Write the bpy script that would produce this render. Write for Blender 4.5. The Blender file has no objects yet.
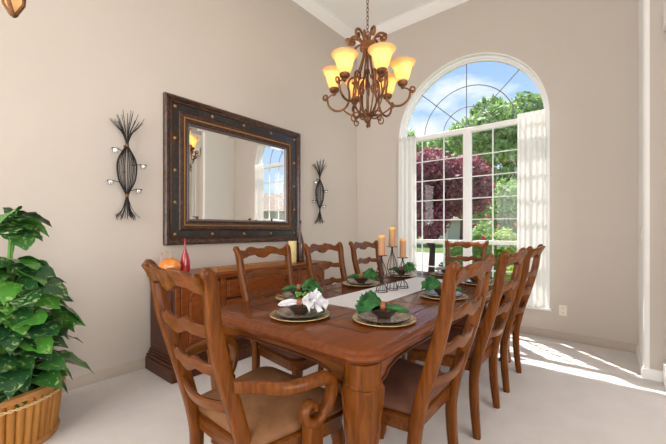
import bpy, bmesh, math, random
from mathutils import Vector, Matrix
PI = math.pi
S = bpy.context.scene
COL = S.collection
# ------------------------------------------------------------ camera
FPX = 339.0; CAMH = 1.22; YAW = math.radians(39.25)
cd = bpy.data.cameras.new('camera'); cam = bpy.data.objects.new('camera', cd); COL.objects.link(cam)
cd.sensor_width = 36.0; cd.lens = 36.0*FPX/666.0
cd.shift_y = 8.0/666.0
cd.clip_end = 400
cam.location = (0, 0, CAMH); cam.rotation_euler = (PI/2, 0, YAW)
S.camera = cam
FW = Vector((-math.sin(YAW), math.cos(YAW), 0)); RT = Vector((math.cos(YAW), math.sin(YAW), 0))
# ------------------------------------------------------------ colour management
S.view_settings.view_transform = 'Standard'; S.view_settings.look = 'None'
S.view_settings.gamma = 1.0; S.view_settings.use_curve_mapping = False
S.view_settings.exposure = 0.47
# ------------------------------------------------------------ world: blue sky with drifting cloud
w = bpy.data.worlds.new('sky'); S.world = w; w.use_nodes = True
nt = w.node_tree; nt.nodes.clear()
def wn(t, **k):
    n = nt.nodes.new(t)
    for a, b in k.items(): setattr(n, a, b)
    return n
out = wn('ShaderNodeOutputWorld'); bg = wn('ShaderNodeBackground'); tc = wn('ShaderNodeTexCoord')
sep = wn('ShaderNodeSeparateXYZ'); nt.links.new(tc.outputs['Generated'], sep.inputs[0])
grad = wn('ShaderNodeValToRGB'); nt.links.new(sep.outputs[2], grad.inputs[0])
e = grad.color_ramp.elements
e[0].position = 0.0; e[0].color = (0.62, 0.78, 0.95, 1)
e[1].position = 0.7; e[1].color = (0.13, 0.34, 0.85, 1)
mp = wn('ShaderNodeMapping'); mp.inputs['Scale'].default_value = (3.0, 3.0, 8.0); mp.inputs['Location'].default_value = (0.35, 0.9, 0.2)
nt.links.new(tc.outputs['Generated'], mp.inputs[0])
nz = wn('ShaderNodeTexNoise'); nz.inputs['Scale'].default_value = 1.0; nz.inputs['Detail'].default_value = 7; nz.inputs['Roughness'].default_value = 0.55
nt.links.new(mp.outputs[0], nz.inputs['Vector'])
cr = wn('ShaderNodeValToRGB'); cr.color_ramp.elements[0].position = 0.47; cr.color_ramp.elements[1].position = 0.62
nt.links.new(nz.outputs[0], cr.inputs[0])
mx = wn('ShaderNodeMixRGB'); mx.inputs[2].default_value = (0.92, 0.93, 0.97, 1)
nt.links.new(cr.outputs[0], mx.inputs[0]); nt.links.new(grad.outputs[0], mx.inputs[1])
nt.links.new(mx.outputs[0], bg.inputs[0]); nt.links.new(bg.outputs[0], out.inputs[0])
bg.inputs[1].default_value = 0.95
# ------------------------------------------------------------ sun and added fill lights
def lamp(name, kind, loc, energy, color=(1, 1, 1), direction=None, **k):
    l = bpy.data.lights.new(name, kind); l.energy = energy; l.color = color
    for a, b in k.items(): setattr(l, a, b)
    o = bpy.data.objects.new(name, l); COL.objects.link(o); o.location = loc
    if direction is not None: o.rotation_euler = Vector(direction).to_track_quat('-Z', 'Y').to_euler()
    return o
EL = math.radians(62)
lamp('sun', 'SUN', (0, 20, 30), 8.0, (1.0, 0.95, 0.88), (0.73*math.cos(EL), -0.683*math.cos(EL), -math.sin(EL)), angle=math.radians(0.6))
lamp('fill_rear', 'AREA', (-1.2, -3.2, 2.1), 148, (1.0, 0.975, 0.95), (0.0, 1, -0.04), shape='RECTANGLE', size=3.6, size_y=3.2)  # fill light added behind the camera, no window built there
lamp('fill_side', 'AREA', (4.6, -0.2, 2.0), 190, (1.0, 0.97, 0.94), (-1, 0.15, 0.0), shape='RECTANGLE', size=4.5, size_y=3.2)  # fill light added in the unseen part of the side room

# ============================================================ helpers
class MB:
    def __init__(s): s.v = []; s.f = []; s.m = []
    def add(s, vs, fs, mi=0):
        o = len(s.v); s.v += [tuple(v) for v in vs]
        for f in fs: s.f.append(tuple(i+o for i in f)); s.m.append(mi)
        return s
    def box(s, x0, x1, y0, y1, z0, z1, mi=0, rot=None, piv=None):
        vs = [Vector((x, y, z)) for z in (z0, z1) for y in (y0, y1) for x in (x0, x1)]
        if rot is not None:
            p = Vector(piv) if piv else Vector(((x0+x1)/2, (y0+y1)/2, (z0+z1)/2))
            vs = [rot @ (v-p)+p for v in vs]
        return s.add(vs, [(0, 2, 3, 1), (4, 5, 7, 6), (0, 1, 5, 4), (2, 6, 7, 3), (0, 4, 6, 2), (1, 3, 7, 5)], mi)
    def rings(s, rings, cap=True, mi=0, closed=True, loop=False):
        n = len(rings[0]); vs = [p for r in rings for p in r]; fs = []
        R = len(rings)
        for i in range(R if loop else R-1):
            for j in range(n if closed else n-1):
                a = i*n+j; b = i*n+(j+1) % n; c = ((i+1) % R)*n+(j+1) % n; d = ((i+1) % R)*n+j
                fs.append((a, b, c, d))
        if cap and not loop:
            fs.append(tuple(range(n-1, -1, -1))); fs.append(tuple((R-1)*n+j for j in range(n)))
        return s.add(vs, fs, mi)
    def tube(s, path, r, seg=8, mi=0, cap=True):
        P = [Vector(p) for p in path]; n = len(P)
        rr = r if isinstance(r, (list, tuple)) else [r]*n
        T = []
        for i in range(n):
            t = (P[min(i+1, n-1)]-P[max(i-1, 0)])
            T.append(t.normalized() if t.length > 1e-9 else Vector((0, 0, 1)))
        up = Vector((0, 0, 1)) if abs(T[0].z) < 0.9 else Vector((1, 0, 0))
        N = (up-T[0]*up.dot(T[0])).normalized(); rings = []
        for i in range(n):
            N = (N-T[i]*N.dot(T[i]))
            N = N.normalized() if N.length > 1e-6 else T[i].orthogonal().normalized()
            B = T[i].cross(N)
            rings.append([P[i]+N*(math.cos(2*PI*j/seg)*rr[i])+B*(math.sin(2*PI*j/seg)*rr[i]) for j in range(seg)])
        return s.rings(rings, cap, mi)
    def lathe(s, prof, seg=24, c=(0, 0, 0), mi=0, cap=True):
        rings = [[(c[0]+r*math.cos(2*PI*j/seg), c[1]+r*math.sin(2*PI*j/seg), c[2]+z) for j in range(seg)] for r, z in prof]
        return s.rings(rings, cap, mi)
    def sweep(s, path, side, wd, dp, mi=0, ch=0.18, cap=True):
        """chamfered rectangle swept along a path; side = fixed width direction"""
        P = [Vector(p) for p in path]; n = len(P); W = Vector(side).normalized()
        ws = wd if isinstance(wd, (list, tuple)) else [wd]*n
        ds = dp if isinstance(dp, (list, tuple)) else [dp]*n
        rings = []
        for i in range(n):
            t = (P[min(i+1, n-1)]-P[max(i-1, 0)]).normalized()
            D = W.cross(t).normalized(); a = ws[i]/2; b = ds[i]/2; c = min(a, b)*ch*2
            pts = [(-a+c, -b), (a-c, -b), (a, -b+c), (a, b-c), (a-c, b), (-a+c, b), (-a, b-c), (-a, -b+c)]
            rings.append([P[i]+W*x+D*y for x, y in pts])
        return s.rings(rings, cap, mi)
    def sphere(s, c, r, seg=12, rg=8, mi=0, sc=(1, 1, 1)):
        rings = []
        for i in range(1, rg):
            a = PI*i/rg
            rings.append([(c[0]+r*sc[0]*math.sin(a)*math.cos(2*PI*j/seg), c[1]+r*sc[1]*math.sin(a)*math.sin(2*PI*j/seg), c[2]-r*sc[2]*math.cos(a)) for j in range(seg)])
        return s.rings(rings, True, mi)
    def prism(s, poly, axis, a0, a1, mi=0):
        """poly in the two other axes (in x,y / x,z / y,z order)"""
        def P(p, a):
            return (a, p[0], p[1]) if axis == 'x' else (p[0], a, p[1]) if axis == 'y' else (p[0], p[1], a)
        return s.rings([[P(p, a0) for p in poly], [P(p, a1) for p in poly]], True, mi)
def smooth_path(pts, n=8):
    P = [Vector(p) for p in pts]; out = []
    for i in range(len(P)-1):
        p0 = P[max(i-1, 0)]; p1 = P[i]; p2 = P[i+1]; p3 = P[min(i+2, len(P)-1)]
        for k in range(n):
            t = k/n
            out.append(0.5*((2*p1)+(p2-p0)*t+(2*p0-5*p1+4*p2-p3)*t*t+(3*p1-p0-3*p2+p3)*t**3))
    out.append(P[-1]); return out
def interp(tab, x):
    if x <= tab[0][0]: return tab[0][1]
    for (a, b), (c, d) in zip(tab, tab[1:]):
        if x <= c:
            t = (x-a)/(c-a); t = t*t*(3-2*t); return b+(d-b)*t
    return tab[-1][1]
def link(o, parent=None):
    COL.objects.link(o)
    if parent is not None: o.parent = parent
    return o
def obj(name, mb, mat, parent=None, smooth=True, bevel=0.0, sub=0, loc=None, angle=35, segs=2):
    me = bpy.data.meshes.new(name)
    me.from_pydata([tuple(v) for v in mb.v], [], mb.f)
    mats = mat if isinstance(mat, (list, tuple)) else [mat]
    for m in mats: me.materials.append(m)
    for p, mi in zip(me.polygons, mb.m): p.material_index = mi
    bm = bmesh.new(); bm.from_mesh(me); bmesh.ops.recalc_face_normals(bm, faces=bm.faces)
    if smooth:
        ca = math.radians(angle)
        for f in bm.faces: f.smooth = True
        for ed in bm.edges:
            if len(ed.link_faces) == 2 and ed.calc_face_angle(0) > ca: ed.smooth = False
    bm.to_mesh(me); bm.free()
    o = bpy.data.objects.new(name, me); link(o, parent)
    if loc is not None: o.location = loc
    if bevel > 0:
        b = o.modifiers.new('bevel', 'BEVEL'); b.width = bevel; b.segments = segs; b.limit_method = 'ANGLE'; b.angle_limit = math.radians(40)
    if sub:
        q = o.modifiers.new('sub', 'SUBSURF'); q.levels = sub; q.render_levels = sub
    return o
def tag(o, label, cat, group=None):
    o['label'] = label; o['category'] = cat
    if group: o['group'] = group
    return o
def thing(name, label, cat, loc=(0, 0, 0), rz=0.0, group=None):
    o = bpy.data.objects.new(name, None); link(o); o.location = loc; o.rotation_euler = (0, 0, rz); o.empty_display_size = 0.05
    return tag(o, label, cat, group)
def struct(name, mb, mat, parent=None, **k):
    o = obj(name, mb, mat, parent, **k)
    if parent is None: o['kind'] = 'structure'
    return o
def copy_tree(o, parent=None):
    c = o.copy(); COL.objects.link(c); c.parent = parent
    for ch in list(o.children): copy_tree(ch, c)
    return c
def hole_prism(outer, holes, axis, a0, a1):
    """flat wall with holes, extruded from a0 to a1 along the axis; returns MB"""
    bm = bmesh.new(); edges = []
    def P(p, a): return (a, p[0], p[1]) if axis == 'x' else (p[0], a, p[1]) if axis == 'y' else (p[0], p[1], a)
    loops = [outer]+holes; vl = []
    for lp in loops:
        vs = [bm.verts.new(P(p, a0)) for p in lp]; vl.append(vs)
        for i in range(len(vs)): edges.append(bm.edges.new((vs[i], vs[(i+1) % len(vs)])))
    bmesh.ops.triangle_fill(bm, use_beauty=True, use_dissolve=False, edges=edges)
    bm.verts.index_update(); bm.faces.ensure_lookup_table()
    n = len(bm.verts); co = [v.co.copy() for v in bm.verts]; fs = [tuple(v.index for v in f.verts) for f in bm.faces]
    mb = MB(); off = Vector(P((0, 0), a1-a0))
    allv = co+[c+off for c in co]; F = fs+[tuple(i+n for i in reversed(f)) for f in fs]
    for vs in vl:
        for i in range(len(vs)):
            a = vs[i].index; b = vs[(i+1) % len(vs)].index; F.append((a, b, b+n, a+n))
    bm.free(); mb.add(allv, F); return mb

# ------------------------------------------------------------ materials
def mat(name, color, rough=0.5, spec=0.5, metal=0.0, coat=0.0, sheen=0.0, noise=None, bump=None, emit=None, trans=0.0, ior=1.45):
    """noise=(scale, amount, stretch xyz, colour2)  bump=(scale, strength)"""
    m = bpy.data.materials.new(name); m.use_nodes = True; t = m.node_tree; b = t.nodes['Principled BSDF']
    b.inputs['Base Color'].default_value = (*color, 1); b.inputs['Roughness'].default_value = rough
    b.inputs['Specular IOR Level'].default_value = spec; b.inputs['Metallic'].default_value = metal
    b.inputs['Coat Weight'].default_value = coat; b.inputs['Coat Roughness'].default_value = 0.12
    b.inputs['Sheen Weight'].default_value = sheen; b.inputs['Transmission Weight'].default_value = trans; b.inputs['IOR'].default_value = ior
    if emit: b.inputs['Emission Color'].default_value = (*emit[0], 1); b.inputs['Emission Strength'].default_value = emit[1]
    c = t.nodes.new('ShaderNodeTexCoord')
    if noise:
        sc, lo, hi, st, c2 = noise
        mpp = t.nodes.new('ShaderNodeMapping'); mpp.inputs['Scale'].default_value = st; t.links.new(c.outputs['Object'], mpp.inputs[0])
        n = t.nodes.new('ShaderNodeTexNoise'); n.inputs['Scale'].default_value = sc; n.inputs['Detail'].default_value = 6; n.inputs['Roughness'].default_value = 0.6
        t.links.new(mpp.outputs[0], n.inputs['Vector'])
        r = t.nodes.new('ShaderNodeValToRGB'); r.color_ramp.elements[0].position = lo; r.color_ramp.elements[1].position = hi
        r.color_ramp.elements[0].color = (*color, 1); r.color_ramp.elements[1].color = (*c2, 1)
        t.links.new(n.outputs[0], r.inputs[0]); t.links.new(r.outputs[0], b.inputs['Base Color'])
    if bump:
        n2 = t.nodes.new('ShaderNodeTexNoise'); n2.inputs['Scale'].default_value = bump[0]; n2.inputs['Detail'].default_value = 4
        t.links.new(c.outputs['Object'], n2.inputs['Vector'])
        bp = t.nodes.new('ShaderNodeBump'); bp.inputs['Strength'].default_value = bump[1]; bp.inputs['Distance'].default_value = bump[2] if len(bump) > 2 else 0.01
        t.links.new(n2.outputs[0], bp.inputs['Height']); t.links.new(bp.outputs[0], b.inputs['Normal'])
    return m
def wood(name, c1, c2, st, rough=0.34, coat=0.14):
    return mat(name, c1, rough, 0.20, coat=coat, noise=(11, 0.30, 0.72, st, c2), bump=(60, 0.03, 0.002))
M = {}
M['wall'] = mat('wall_paint', (0.555, 0.50, 0.445), 0.85, 0.2, noise=(2, 0.3, 0.7, (1, 1, 1), (0.57, 0.515, 0.46)), bump=(60, 0.12, 0.004))
M['wall_return'] = mat('wall_return_paint', (0.62, 0.56, 0.50), 0.8, 0.2)
M['ceiling'] = mat('ceiling_paint', (0.90, 0.90, 0.89), 0.9, 0.1, bump=(80, 0.05))
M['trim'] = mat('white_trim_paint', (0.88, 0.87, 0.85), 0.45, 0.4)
M['base'] = mat('baseboard_paint', (0.46, 0.395, 0.335), 0.5, 0.4)
M['vinyl'] = mat('white_vinyl', (0.82, 0.82, 0.81), 0.35, 0.5)
M['came'] = mat('grey_muntin', (0.22, 0.24, 0.27), 0.4, 0.5)
M['carpet'] = mat('carpet', (0.66, 0.615, 0.59), 0.97, 0.1, sheen=0.1, noise=(3.5, 0.3, 0.7, (1, 1, 1), (0.74, 0.69, 0.665)), bump=(260, 0.6, 0.01))
W1 = (0.070, 0.017, 0.0015); W2 = (0.185, 0.055, 0.006)
M['wood_z'] = wood('cherry_wood_upright', W1, W2, (5, 5, 0.5))
M['wood_x'] = wood('cherry_wood_across', W1, W2, (0.5, 5, 5))
M['wood_y'] = wood('cherry_wood_lengthwise', (0.115, 0.027, 0.005), (0.175, 0.046, 0.009), (4, 0.3, 4), 0.24, 0.28)
M['wood_dark'] = wood('dark_cherry_wood', (0.05, 0.015, 0.007), (0.10, 0.032, 0.012), (5, 5, 0.6), 0.35)
M['wood_mid'] = wood('sideboard_wood', (0.14, 0.033, 0.008), (0.27, 0.072, 0.015), (5, 1, 5), 0.33)
M['tray_wood'] = wood('tray_wood', (0.30, 0.13, 0.05), (0.42, 0.20, 0.09), (5, 0.5, 5), 0.45)
M['groove'] = mat('inlay_groove', (0.018, 0.007, 0.004), 0.5)
M['leather'] = mat('tan_suede', (0.13, 0.055, 0.022), 0.7, 0.3, noise=(7, 0.3, 0.7, (1, 1, 1), (0.24, 0.115, 0.048)), bump=(120, 0.08))
M['suede'] = mat('brown_suede', (0.085, 0.032, 0.020), 0.75, 0.25, noise=(7, 0.3, 0.7, (1, 1, 1), (0.15, 0.062, 0.040)), bump=(120, 0.08))
M['bronze'] = mat('aged_bronze', (0.10, 0.040, 0.018), 0.42, 0.5, metal=0.55, noise=(18, 0.35, 0.7, (1, 1, 1), (0.26, 0.115, 0.045)), bump=(70, 0.2))
M['iron'] = mat('black_iron', (0.022, 0.020, 0.020), 0.5, 0.4, metal=0.4)
M['frame_brown'] = mat('mirror_frame_brown', (0.022, 0.009, 0.006), 0.35, 0.5, coat=0.3, noise=(30, 0.42, 0.62, (1, 1, 1), (0.085, 0.030, 0.014)), bump=(90, 0.15))
M['frame_black'] = mat('mirror_frame_black', (0.014, 0.013, 0.014), 0.3, 0.5, coat=0.4, noise=(25, 0.5, 0.75, (1, 1, 1), (0.05, 0.032, 0.02)))
M['gold'] = mat('antique_gold', (0.42, 0.22, 0.07), 0.38, 0.5, metal=0.8)
M['silver_bead'] = mat('silvered_fillet', (0.22, 0.20, 0.19), 0.3, 0.5, metal=0.8)
M['mirror'] = mat('mirror_glass', (0.93, 0.93, 0.91), 0.015, 0.5, metal=1.0)
M['runner'] = mat('runner_cloth', (0.64, 0.64, 0.66), 0.9, 0.2, bump=(300, 0.3, 0.002))
M['charger'] = mat('charger_gold', (0.40, 0.26, 0.11), 0.22, 0.6, metal=0.35, noise=(40, 0.4, 0.6, (1, 1, 1), (0.55, 0.42, 0.22)), coat=0.5)
M['plate'] = mat('dark_glaze', (0.025, 0.017, 0.013), 0.14, 0.6, coat=0.8)
M['plate_mid'] = mat('taupe_glaze', (0.20, 0.145, 0.10), 0.16, 0.6, coat=0.6, noise=(25, 0.35, 0.65, (1, 1, 1), (0.38, 0.30, 0.22)))
M['bowl'] = mat('brown_bowl_glaze', (0.035, 0.018, 0.012), 0.2, 0.6, coat=0.6)
M['green_cloth'] = mat('green_napkin_cloth', (0.010, 0.060, 0.016), 0.75, 0.3, sheen=0.1, noise=(14, 0.35, 0.65, (1, 1, 1), (0.05, 0.19, 0.045)), bump=(50, 0.4))
M['white_cloth'] = mat('white_napkin_cloth', (0.72, 0.72, 0.76), 0.85, 0.2, bump=(50, 0.4))
M['grey_cloth'] = mat('grey_napkin_cloth', (0.30, 0.31, 0.33), 0.8, 0.3, bump=(50, 0.4))
M['ring_leather'] = mat('napkin_ring_brown', (0.28, 0.09, 0.03), 0.4, 0.4)
M['candle'] = mat('tan_wax', (0.46, 0.245, 0.115), 0.55, 0.4)
M['candle_top'] = mat('golden_wax', (0.78, 0.42, 0.10), 0.5, 0.4)
M['red'] = mat('red_glaze', (0.36, 0.015, 0.02), 0.18, 0.6, coat=0.8)
M['orange'] = mat('orange_glass', (0.75, 0.17, 0.015), 0.12, 0.6, coat=0.9, noise=(6, 0.35, 0.65, (1, 1, 1), (0.85, 0.30, 0.04)))
M['brown_vase'] = mat('brown_vase_glaze', (0.055, 0.022, 0.014), 0.25, 0.5, coat=0.6)
M['yellow'] = mat('pale_yellow_wax', (0.72, 0.62, 0.27), 0.5, 0.4)
M['ivory'] = mat('ivory_plastic', (0.80, 0.76, 0.66), 0.35, 0.5)
M['slot'] = mat('dark_slot', (0.06, 0.05, 0.045), 0.6)
M['bamboo'] = mat('bamboo_slat', (0.30, 0.12, 0.02), 0.45, 0.4, noise=(8, 0.3, 0.7, (3, 3, 0.4), (0.48, 0.22, 0.05)))
M['bamboo_band'] = mat('bamboo_band', (0.30, 0.12, 0.035), 0.5, 0.4, noise=(10, 0.3, 0.7, (1, 1, 3), (0.5, 0.25, 0.08)))
M['raffia'] = mat('raffia_lacing', (0.66, 0.48, 0.24), 0.8, 0.2)
M['soil'] = mat('dried_moss', (0.035, 0.02, 0.01), 0.95, 0.1, bump=(60, 1.0))
M['stem'] = mat('green_stem', (0.10, 0.26, 0.04), 0.5, 0.4)
def leaf_mat():
    m = bpy.data.materials.new('variegated_leaf'); m.use_nodes = True; t = m.node_tree; b = t.nodes['Principled BSDF']
    b.inputs['Roughness'].default_value = 0.32; b.inputs['Specular IOR Level'].default_value = 0.5
    at = t.nodes.new('ShaderNodeAttribute'); at.attribute_name = 'tint'; at.attribute_type = 'GEOMETRY'
    c = t.nodes.new('ShaderNodeTexCoord'); mpp = t.nodes.new('ShaderNodeMapping'); mpp.inputs['Scale'].default_value = (1, 1, 1)
    t.links.new(c.outputs['Object'], mpp.inputs[0])
    n = t.nodes.new('ShaderNodeTexNoise'); n.inputs['Scale'].default_value = 24; n.inputs['Detail'].default_value = 4; n.inputs['Distortion'].default_value = 1.5
    t.links.new(mpp.outputs[0], n.inputs['Vector'])
    r = t.nodes.new('ShaderNodeValToRGB'); r.color_ramp.elements[0].position = 0.56; r.color_ramp.elements[1].position = 0.68
    r.color_ramp.elements[0].color = (0, 0, 0, 1); r.color_ramp.elements[1].color = (0.6, 0.6, 0.6, 1)
    t.links.new(n.outputs[0], r.inputs[0])
    r2 = t.nodes.new('ShaderNodeValToRGB'); r2.color_ramp.elements[0].color = (0.012, 0.070, 0.020, 1); r2.color_ramp.elements[1].color = (0.07, 0.26, 0.03, 1)
    t.links.new(at.outputs['Fac'], r2.inputs[0])
    mx = t.nodes.new('ShaderNodeMixRGB'); mx.inputs[2].default_value = (0.46, 0.58, 0.22, 1)
    t.links.new(r.outputs[0], mx.inputs[0]); t.links.new(r2.outputs[0], mx.inputs[1]); t.links.new(mx.outputs[0], b.inputs['Base Color'])
    return m
M['leaf'] = leaf_mat()
def glassy(name, tint=(1, 1, 1), gloss=0.06, rough=0.0, add=None):
    m = bpy.data.materials.new(name); m.use_nodes = True; t = m.node_tree; t.nodes.clear()
    o = t.nodes.new('ShaderNodeOutputMaterial'); a = t.nodes.new('ShaderNodeBsdfTransparent'); a.inputs[0].default_value = (*tint, 1)
    g = t.nodes.new('ShaderNodeBsdfGlossy'); g.inputs['Roughness'].default_value = rough
    mxs = t.nodes.new('ShaderNodeMixShader'); mxs.inputs[0].default_value = gloss
    t.links.new(a.outputs[0], mxs.inputs[1]); t.links.new(g.outputs[0], mxs.inputs[2]); t.links.new(mxs.outputs[0], o.inputs[0])
    return m
M['pane'] = glassy('window_glass', (0.97, 0.98, 0.98), 0.02)
M['cup_glass'] = glassy('clear_cup_glass', (0.97, 0.98, 0.99), 0.14, 0.05)
def sheer():
    m = bpy.data.materials.new('sheer_white_cloth'); m.use_nodes = True; t = m.node_tree; t.nodes.clear()
    o = t.nodes.new('ShaderNodeOutputMaterial'); a = t.nodes.new('ShaderNodeBsdfTransparent')
    d = t.nodes.new('ShaderNodeBsdfDiffuse'); d.inputs[0].default_value = (0.92, 0.91, 0.89, 1)
    tr = t.nodes.new('ShaderNodeBsdfTranslucent'); tr.inputs[0].default_value = (0.94, 0.93, 0.90, 1)
    m1 = t.nodes.new('ShaderNodeMixShader'); m1.inputs[0].default_value = 0.35; m2 = t.nodes.new('ShaderNodeMixShader'); m2.inputs[0].default_value = 0.80
    t.links.new(d.outputs[0], m1.inputs[1]); t.links.new(tr.outputs[0], m1.inputs[2])
    t.links.new(a.outputs[0], m2.inputs[1]); t.links.new(m1.outputs[0], m2.inputs[2]); t.links.new(m2.outputs[0], o.inputs[0])
    return m
M['sheer'] = sheer()
def shade_mat():
    m = bpy.data.materials.new('amber_scavo_glass'); m.use_nodes = True; t = m.node_tree; t.nodes.clear()
    o = t.nodes.new('ShaderNodeOutputMaterial')
    d = t.nodes.new('ShaderNodeBsdfPrincipled'); d.inputs['Base Color'].default_value = (0.80, 0.60, 0.35, 1); d.inputs['Roughness'].default_value = 0.35
    tr = t.nodes.new('ShaderNodeBsdfTranslucent'); tr.inputs[0].default_value = (0.90, 0.68, 0.38, 1)
    a = t.nodes.new('ShaderNodeBsdfTransparent'); a.inputs[0].default_value = (1.0, 0.85, 0.55, 1)
    m1 = t.nodes.new('ShaderNodeMixShader'); m1.inputs[0].default_value = 0.62
    m2 = t.nodes.new('ShaderNodeMixShader'); m2.inputs[0].default_value = 0.90
    t.links.new(d.outputs[0], m1.inputs[1]); t.links.new(tr.outputs[0], m1.inputs[2])
    t.links.new(a.outputs[0], m2.inputs[1]); t.links.new(m1.outputs[0], m2.inputs[2]); t.links.new(m2.outputs[0], o.inputs[0])
    return m
M['shade'] = shade_mat()
M['bulb'] = mat('lit_bulb', (1, 0.85, 0.6), 0.5, emit=((1.0, 0.84, 0.58), 5.0))
# outdoors
M['grass'] = mat('lawn', (0.07, 0.12, 0.035), 0.95, 0.1, noise=(1.5, 0.3, 0.7, (1, 1, 1), (0.15, 0.21, 0.07)), bump=(30, 0.6, 0.05))
M['concrete'] = mat('pale_concrete', (0.36, 0.33, 0.29), 0.9, 0.1, noise=(1.2, 0.3, 0.7, (1, 1, 1), (0.45, 0.42, 0.37)))
M['bark'] = mat('tree_bark', (0.08, 0.055, 0.04), 0.9, 0.1, bump=(20, 0.8, 0.03))
def foliage(name, a, b, trn=0.35):
    m = bpy.data.materials.new(name); m.use_nodes = True; t = m.node_tree; t.nodes.clear()
    o = t.nodes.new('ShaderNodeOutputMaterial'); at = t.nodes.new('ShaderNodeAttribute'); at.attribute_name = 'tint'
    r = t.nodes.new('ShaderNodeValToRGB'); r.color_ramp.elements[0].color = (*a, 1); r.color_ramp.elements[1].color = (*b, 1)
    t.links.new(at.outputs['Fac'], r.inputs[0])
    d = t.nodes.new('ShaderNodeBsdfPrincipled'); d.inputs['Roughness'].default_value = 0.6
    tr = t.nodes.new('ShaderNodeBsdfTranslucent'); mxs = t.nodes.new('ShaderNodeMixShader'); mxs.inputs[0].default_value = trn
    t.links.new(r.outputs[0], d.inputs['Base Color']); t.links.new(r.outputs[0], tr.inputs[0])
    t.links.new(d.outputs[0], mxs.inputs[1]); t.links.new(tr.outputs[0], mxs.inputs[2]); t.links.new(mxs.outputs[0], o.inputs[0])
    return m
M['fol_green'] = foliage('green_foliage', (0.10, 0.22, 0.05), (0.42, 0.60, 0.18))
M['fol_light'] = foliage('light_green_foliage', (0.14, 0.28, 0.05), (0.40, 0.58, 0.16))
M['fol_red'] = foliage('burgundy_foliage', (0.12, 0.028, 0.045), (0.50, 0.14, 0.17))
M['fol_yellow'] = foliage('yellow_green_foliage', (0.16, 0.30, 0.04), (0.50, 0.62, 0.13))
M['petal_red'] = mat('crimson_petals', (0.70, 0.02, 0.07), 0.6)
M['petal_orange'] = mat('orange_petals', (0.85, 0.22, 0.08), 0.6)
M['stucco'] = mat('house_stucco', (0.55, 0.50, 0.44), 0.9, 0.1)
M['shingle'] = mat('roof_shingle', (0.22, 0.17, 0.14), 0.9, 0.1, noise=(3, 0.3, 0.7, (1, 1, 6), (0.32, 0.26, 0.22)))
M['house_glass'] = mat('house_window', (0.05, 0.07, 0.09), 0.1, 0.6)

# ============================================================ room shell
XL = -3.195; YB = 4.529; XP = 0.217; YP = 3.79; XR = 5.0; YR = -3.7; ZC = 4.33
struct('floor', MB().box(XL-0.15, XR+0.15, YR-0.15, YB+0.17, -0.12, 0.0), M['carpet'], smooth=False)
struct('ceiling', MB().box(XL-0.15, XR+0.15, YR-0.15, YB+0.17, ZC, ZC+0.15), M['ceiling'], smooth=False)
struct('wall_left', MB().box(XL-0.15, XL, YR-0.15, YB+0.17, 0.0, ZC), M['wall'], smooth=False)
struct('wall_rear', MB().box(XL, XR, YR-0.15, YR, 0.0, ZC), M['wall'], smooth=False)
struct('wall_right', MB().box(XR, XR+0.15, YR-0.15, YB+0.17, 0.0, ZC), M['wall'], smooth=False)
WX0, WX1, WZ0, WZS = -2.435, -0.53, 0.33, 2.545; WR = (WX1-WX0)/2; WXC = (WX0+WX1)/2
def arch_loop(x0, x1, z0, zs, n=40, inset=0.0):
    r = (x1-x0)/2-inset; xc = (x0+x1)/2
    return [(x0+inset, z0+inset), (x1-inset, z0+inset)]+[(xc+r*math.cos(PI*i/n), zs+r*math.sin(PI*i/n)) for i in range(n+1)]
side_win = [(1.35, 0.8), (2.6, 0.8), (2.6, 2.42), (1.35, 2.42)]
wb = hole_prism([(XL, 0), (XR, 0), (XR, ZC), (XL, ZC)], [arch_loop(WX0, WX1, WZ0, WZS), side_win], 'y', YB, YB+0.16)
struct('wall_back', wb, [M['wall']], smooth=False)
# pilaster with a rounded near corner
rc = 0.035; pl = [(XP, YB), (XP, YP+rc)]+[(XP+rc-rc*math.cos(a), YP+rc-rc*math.sin(a)) for a in [PI/2*i/8 for i in range(1, 9)]]+[(0.68, YP), (0.68, YB)]
struct('wall_pilaster', MB().prism(pl, 'z', 0, ZC), M['wall'], angle=60)
struct('wall_header', MB().box(0.345, 0.59, YR, YP, 2.95, ZC), M['wall'], smooth=False)
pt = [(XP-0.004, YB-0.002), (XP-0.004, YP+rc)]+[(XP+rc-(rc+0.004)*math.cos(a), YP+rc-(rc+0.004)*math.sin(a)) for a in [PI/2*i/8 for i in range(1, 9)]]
struct('pilaster_lit_strip', MB().prism(pt+[(XP+rc, YP+0.01), (XP+0.02, YP+rc), (XP+0.01, YB-0.002)], 'z', 0.084, ZC-0.002), M['trim'], angle=60)  # white strip: window light on the pilaster side and corner put into colour
# mouldings
def moulding(prof, line, inward):
    """prof = [(out, z)], straight run from line[0] to line[1]; inward = horizontal unit vector"""
    a, b = [Vector((*p, 0)) for p in line]; n = Vector((*inward, 0))
    return [[a+n*o+Vector((0, 0, z)) for o, z in prof], [b+n*o+Vector((0, 0, z)) for o, z in prof]]
base = [(0, 0), (0.016, 0), (0.016, 0.055), (0.011, 0.062), (0.011, 0.074), (0.004, 0.084), (0, 0.084)]
struct('baseboard_left', MB().rings(moulding(base, ((XL, YR), (XL, YB)), (1, 0))), M['base'], angle=60)
struct('baseboard_back', MB().rings(moulding(base, ((XL, YB), (XP, YB)), (0, -1))), M['base'], angle=60)
struct('baseboard_pilaster', MB().rings(moulding(base, ((XP, YB), (XP, YP)), (-1, 0))).rings(moulding(base, ((XP-0.012, YP), (0.68, YP)), (0, -1))), M['trim'], angle=60)
crown = [(0, -0.13), (0.012, -0.13), (0.018, -0.112), (0.03, -0.106), (0.05, -0.075), (0.085, -0.045), (0.1, -0.03), (0.104, -0.014), (0.12, -0.012), (0.12, 0), (0, 0)]
crown = [(o, z+ZC) for o, z in crown]
struct('trim_1', MB().rings(moulding(crown, ((XL, YR), (XL, YB)), (1, 0))), M['trim'], angle=50)
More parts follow.
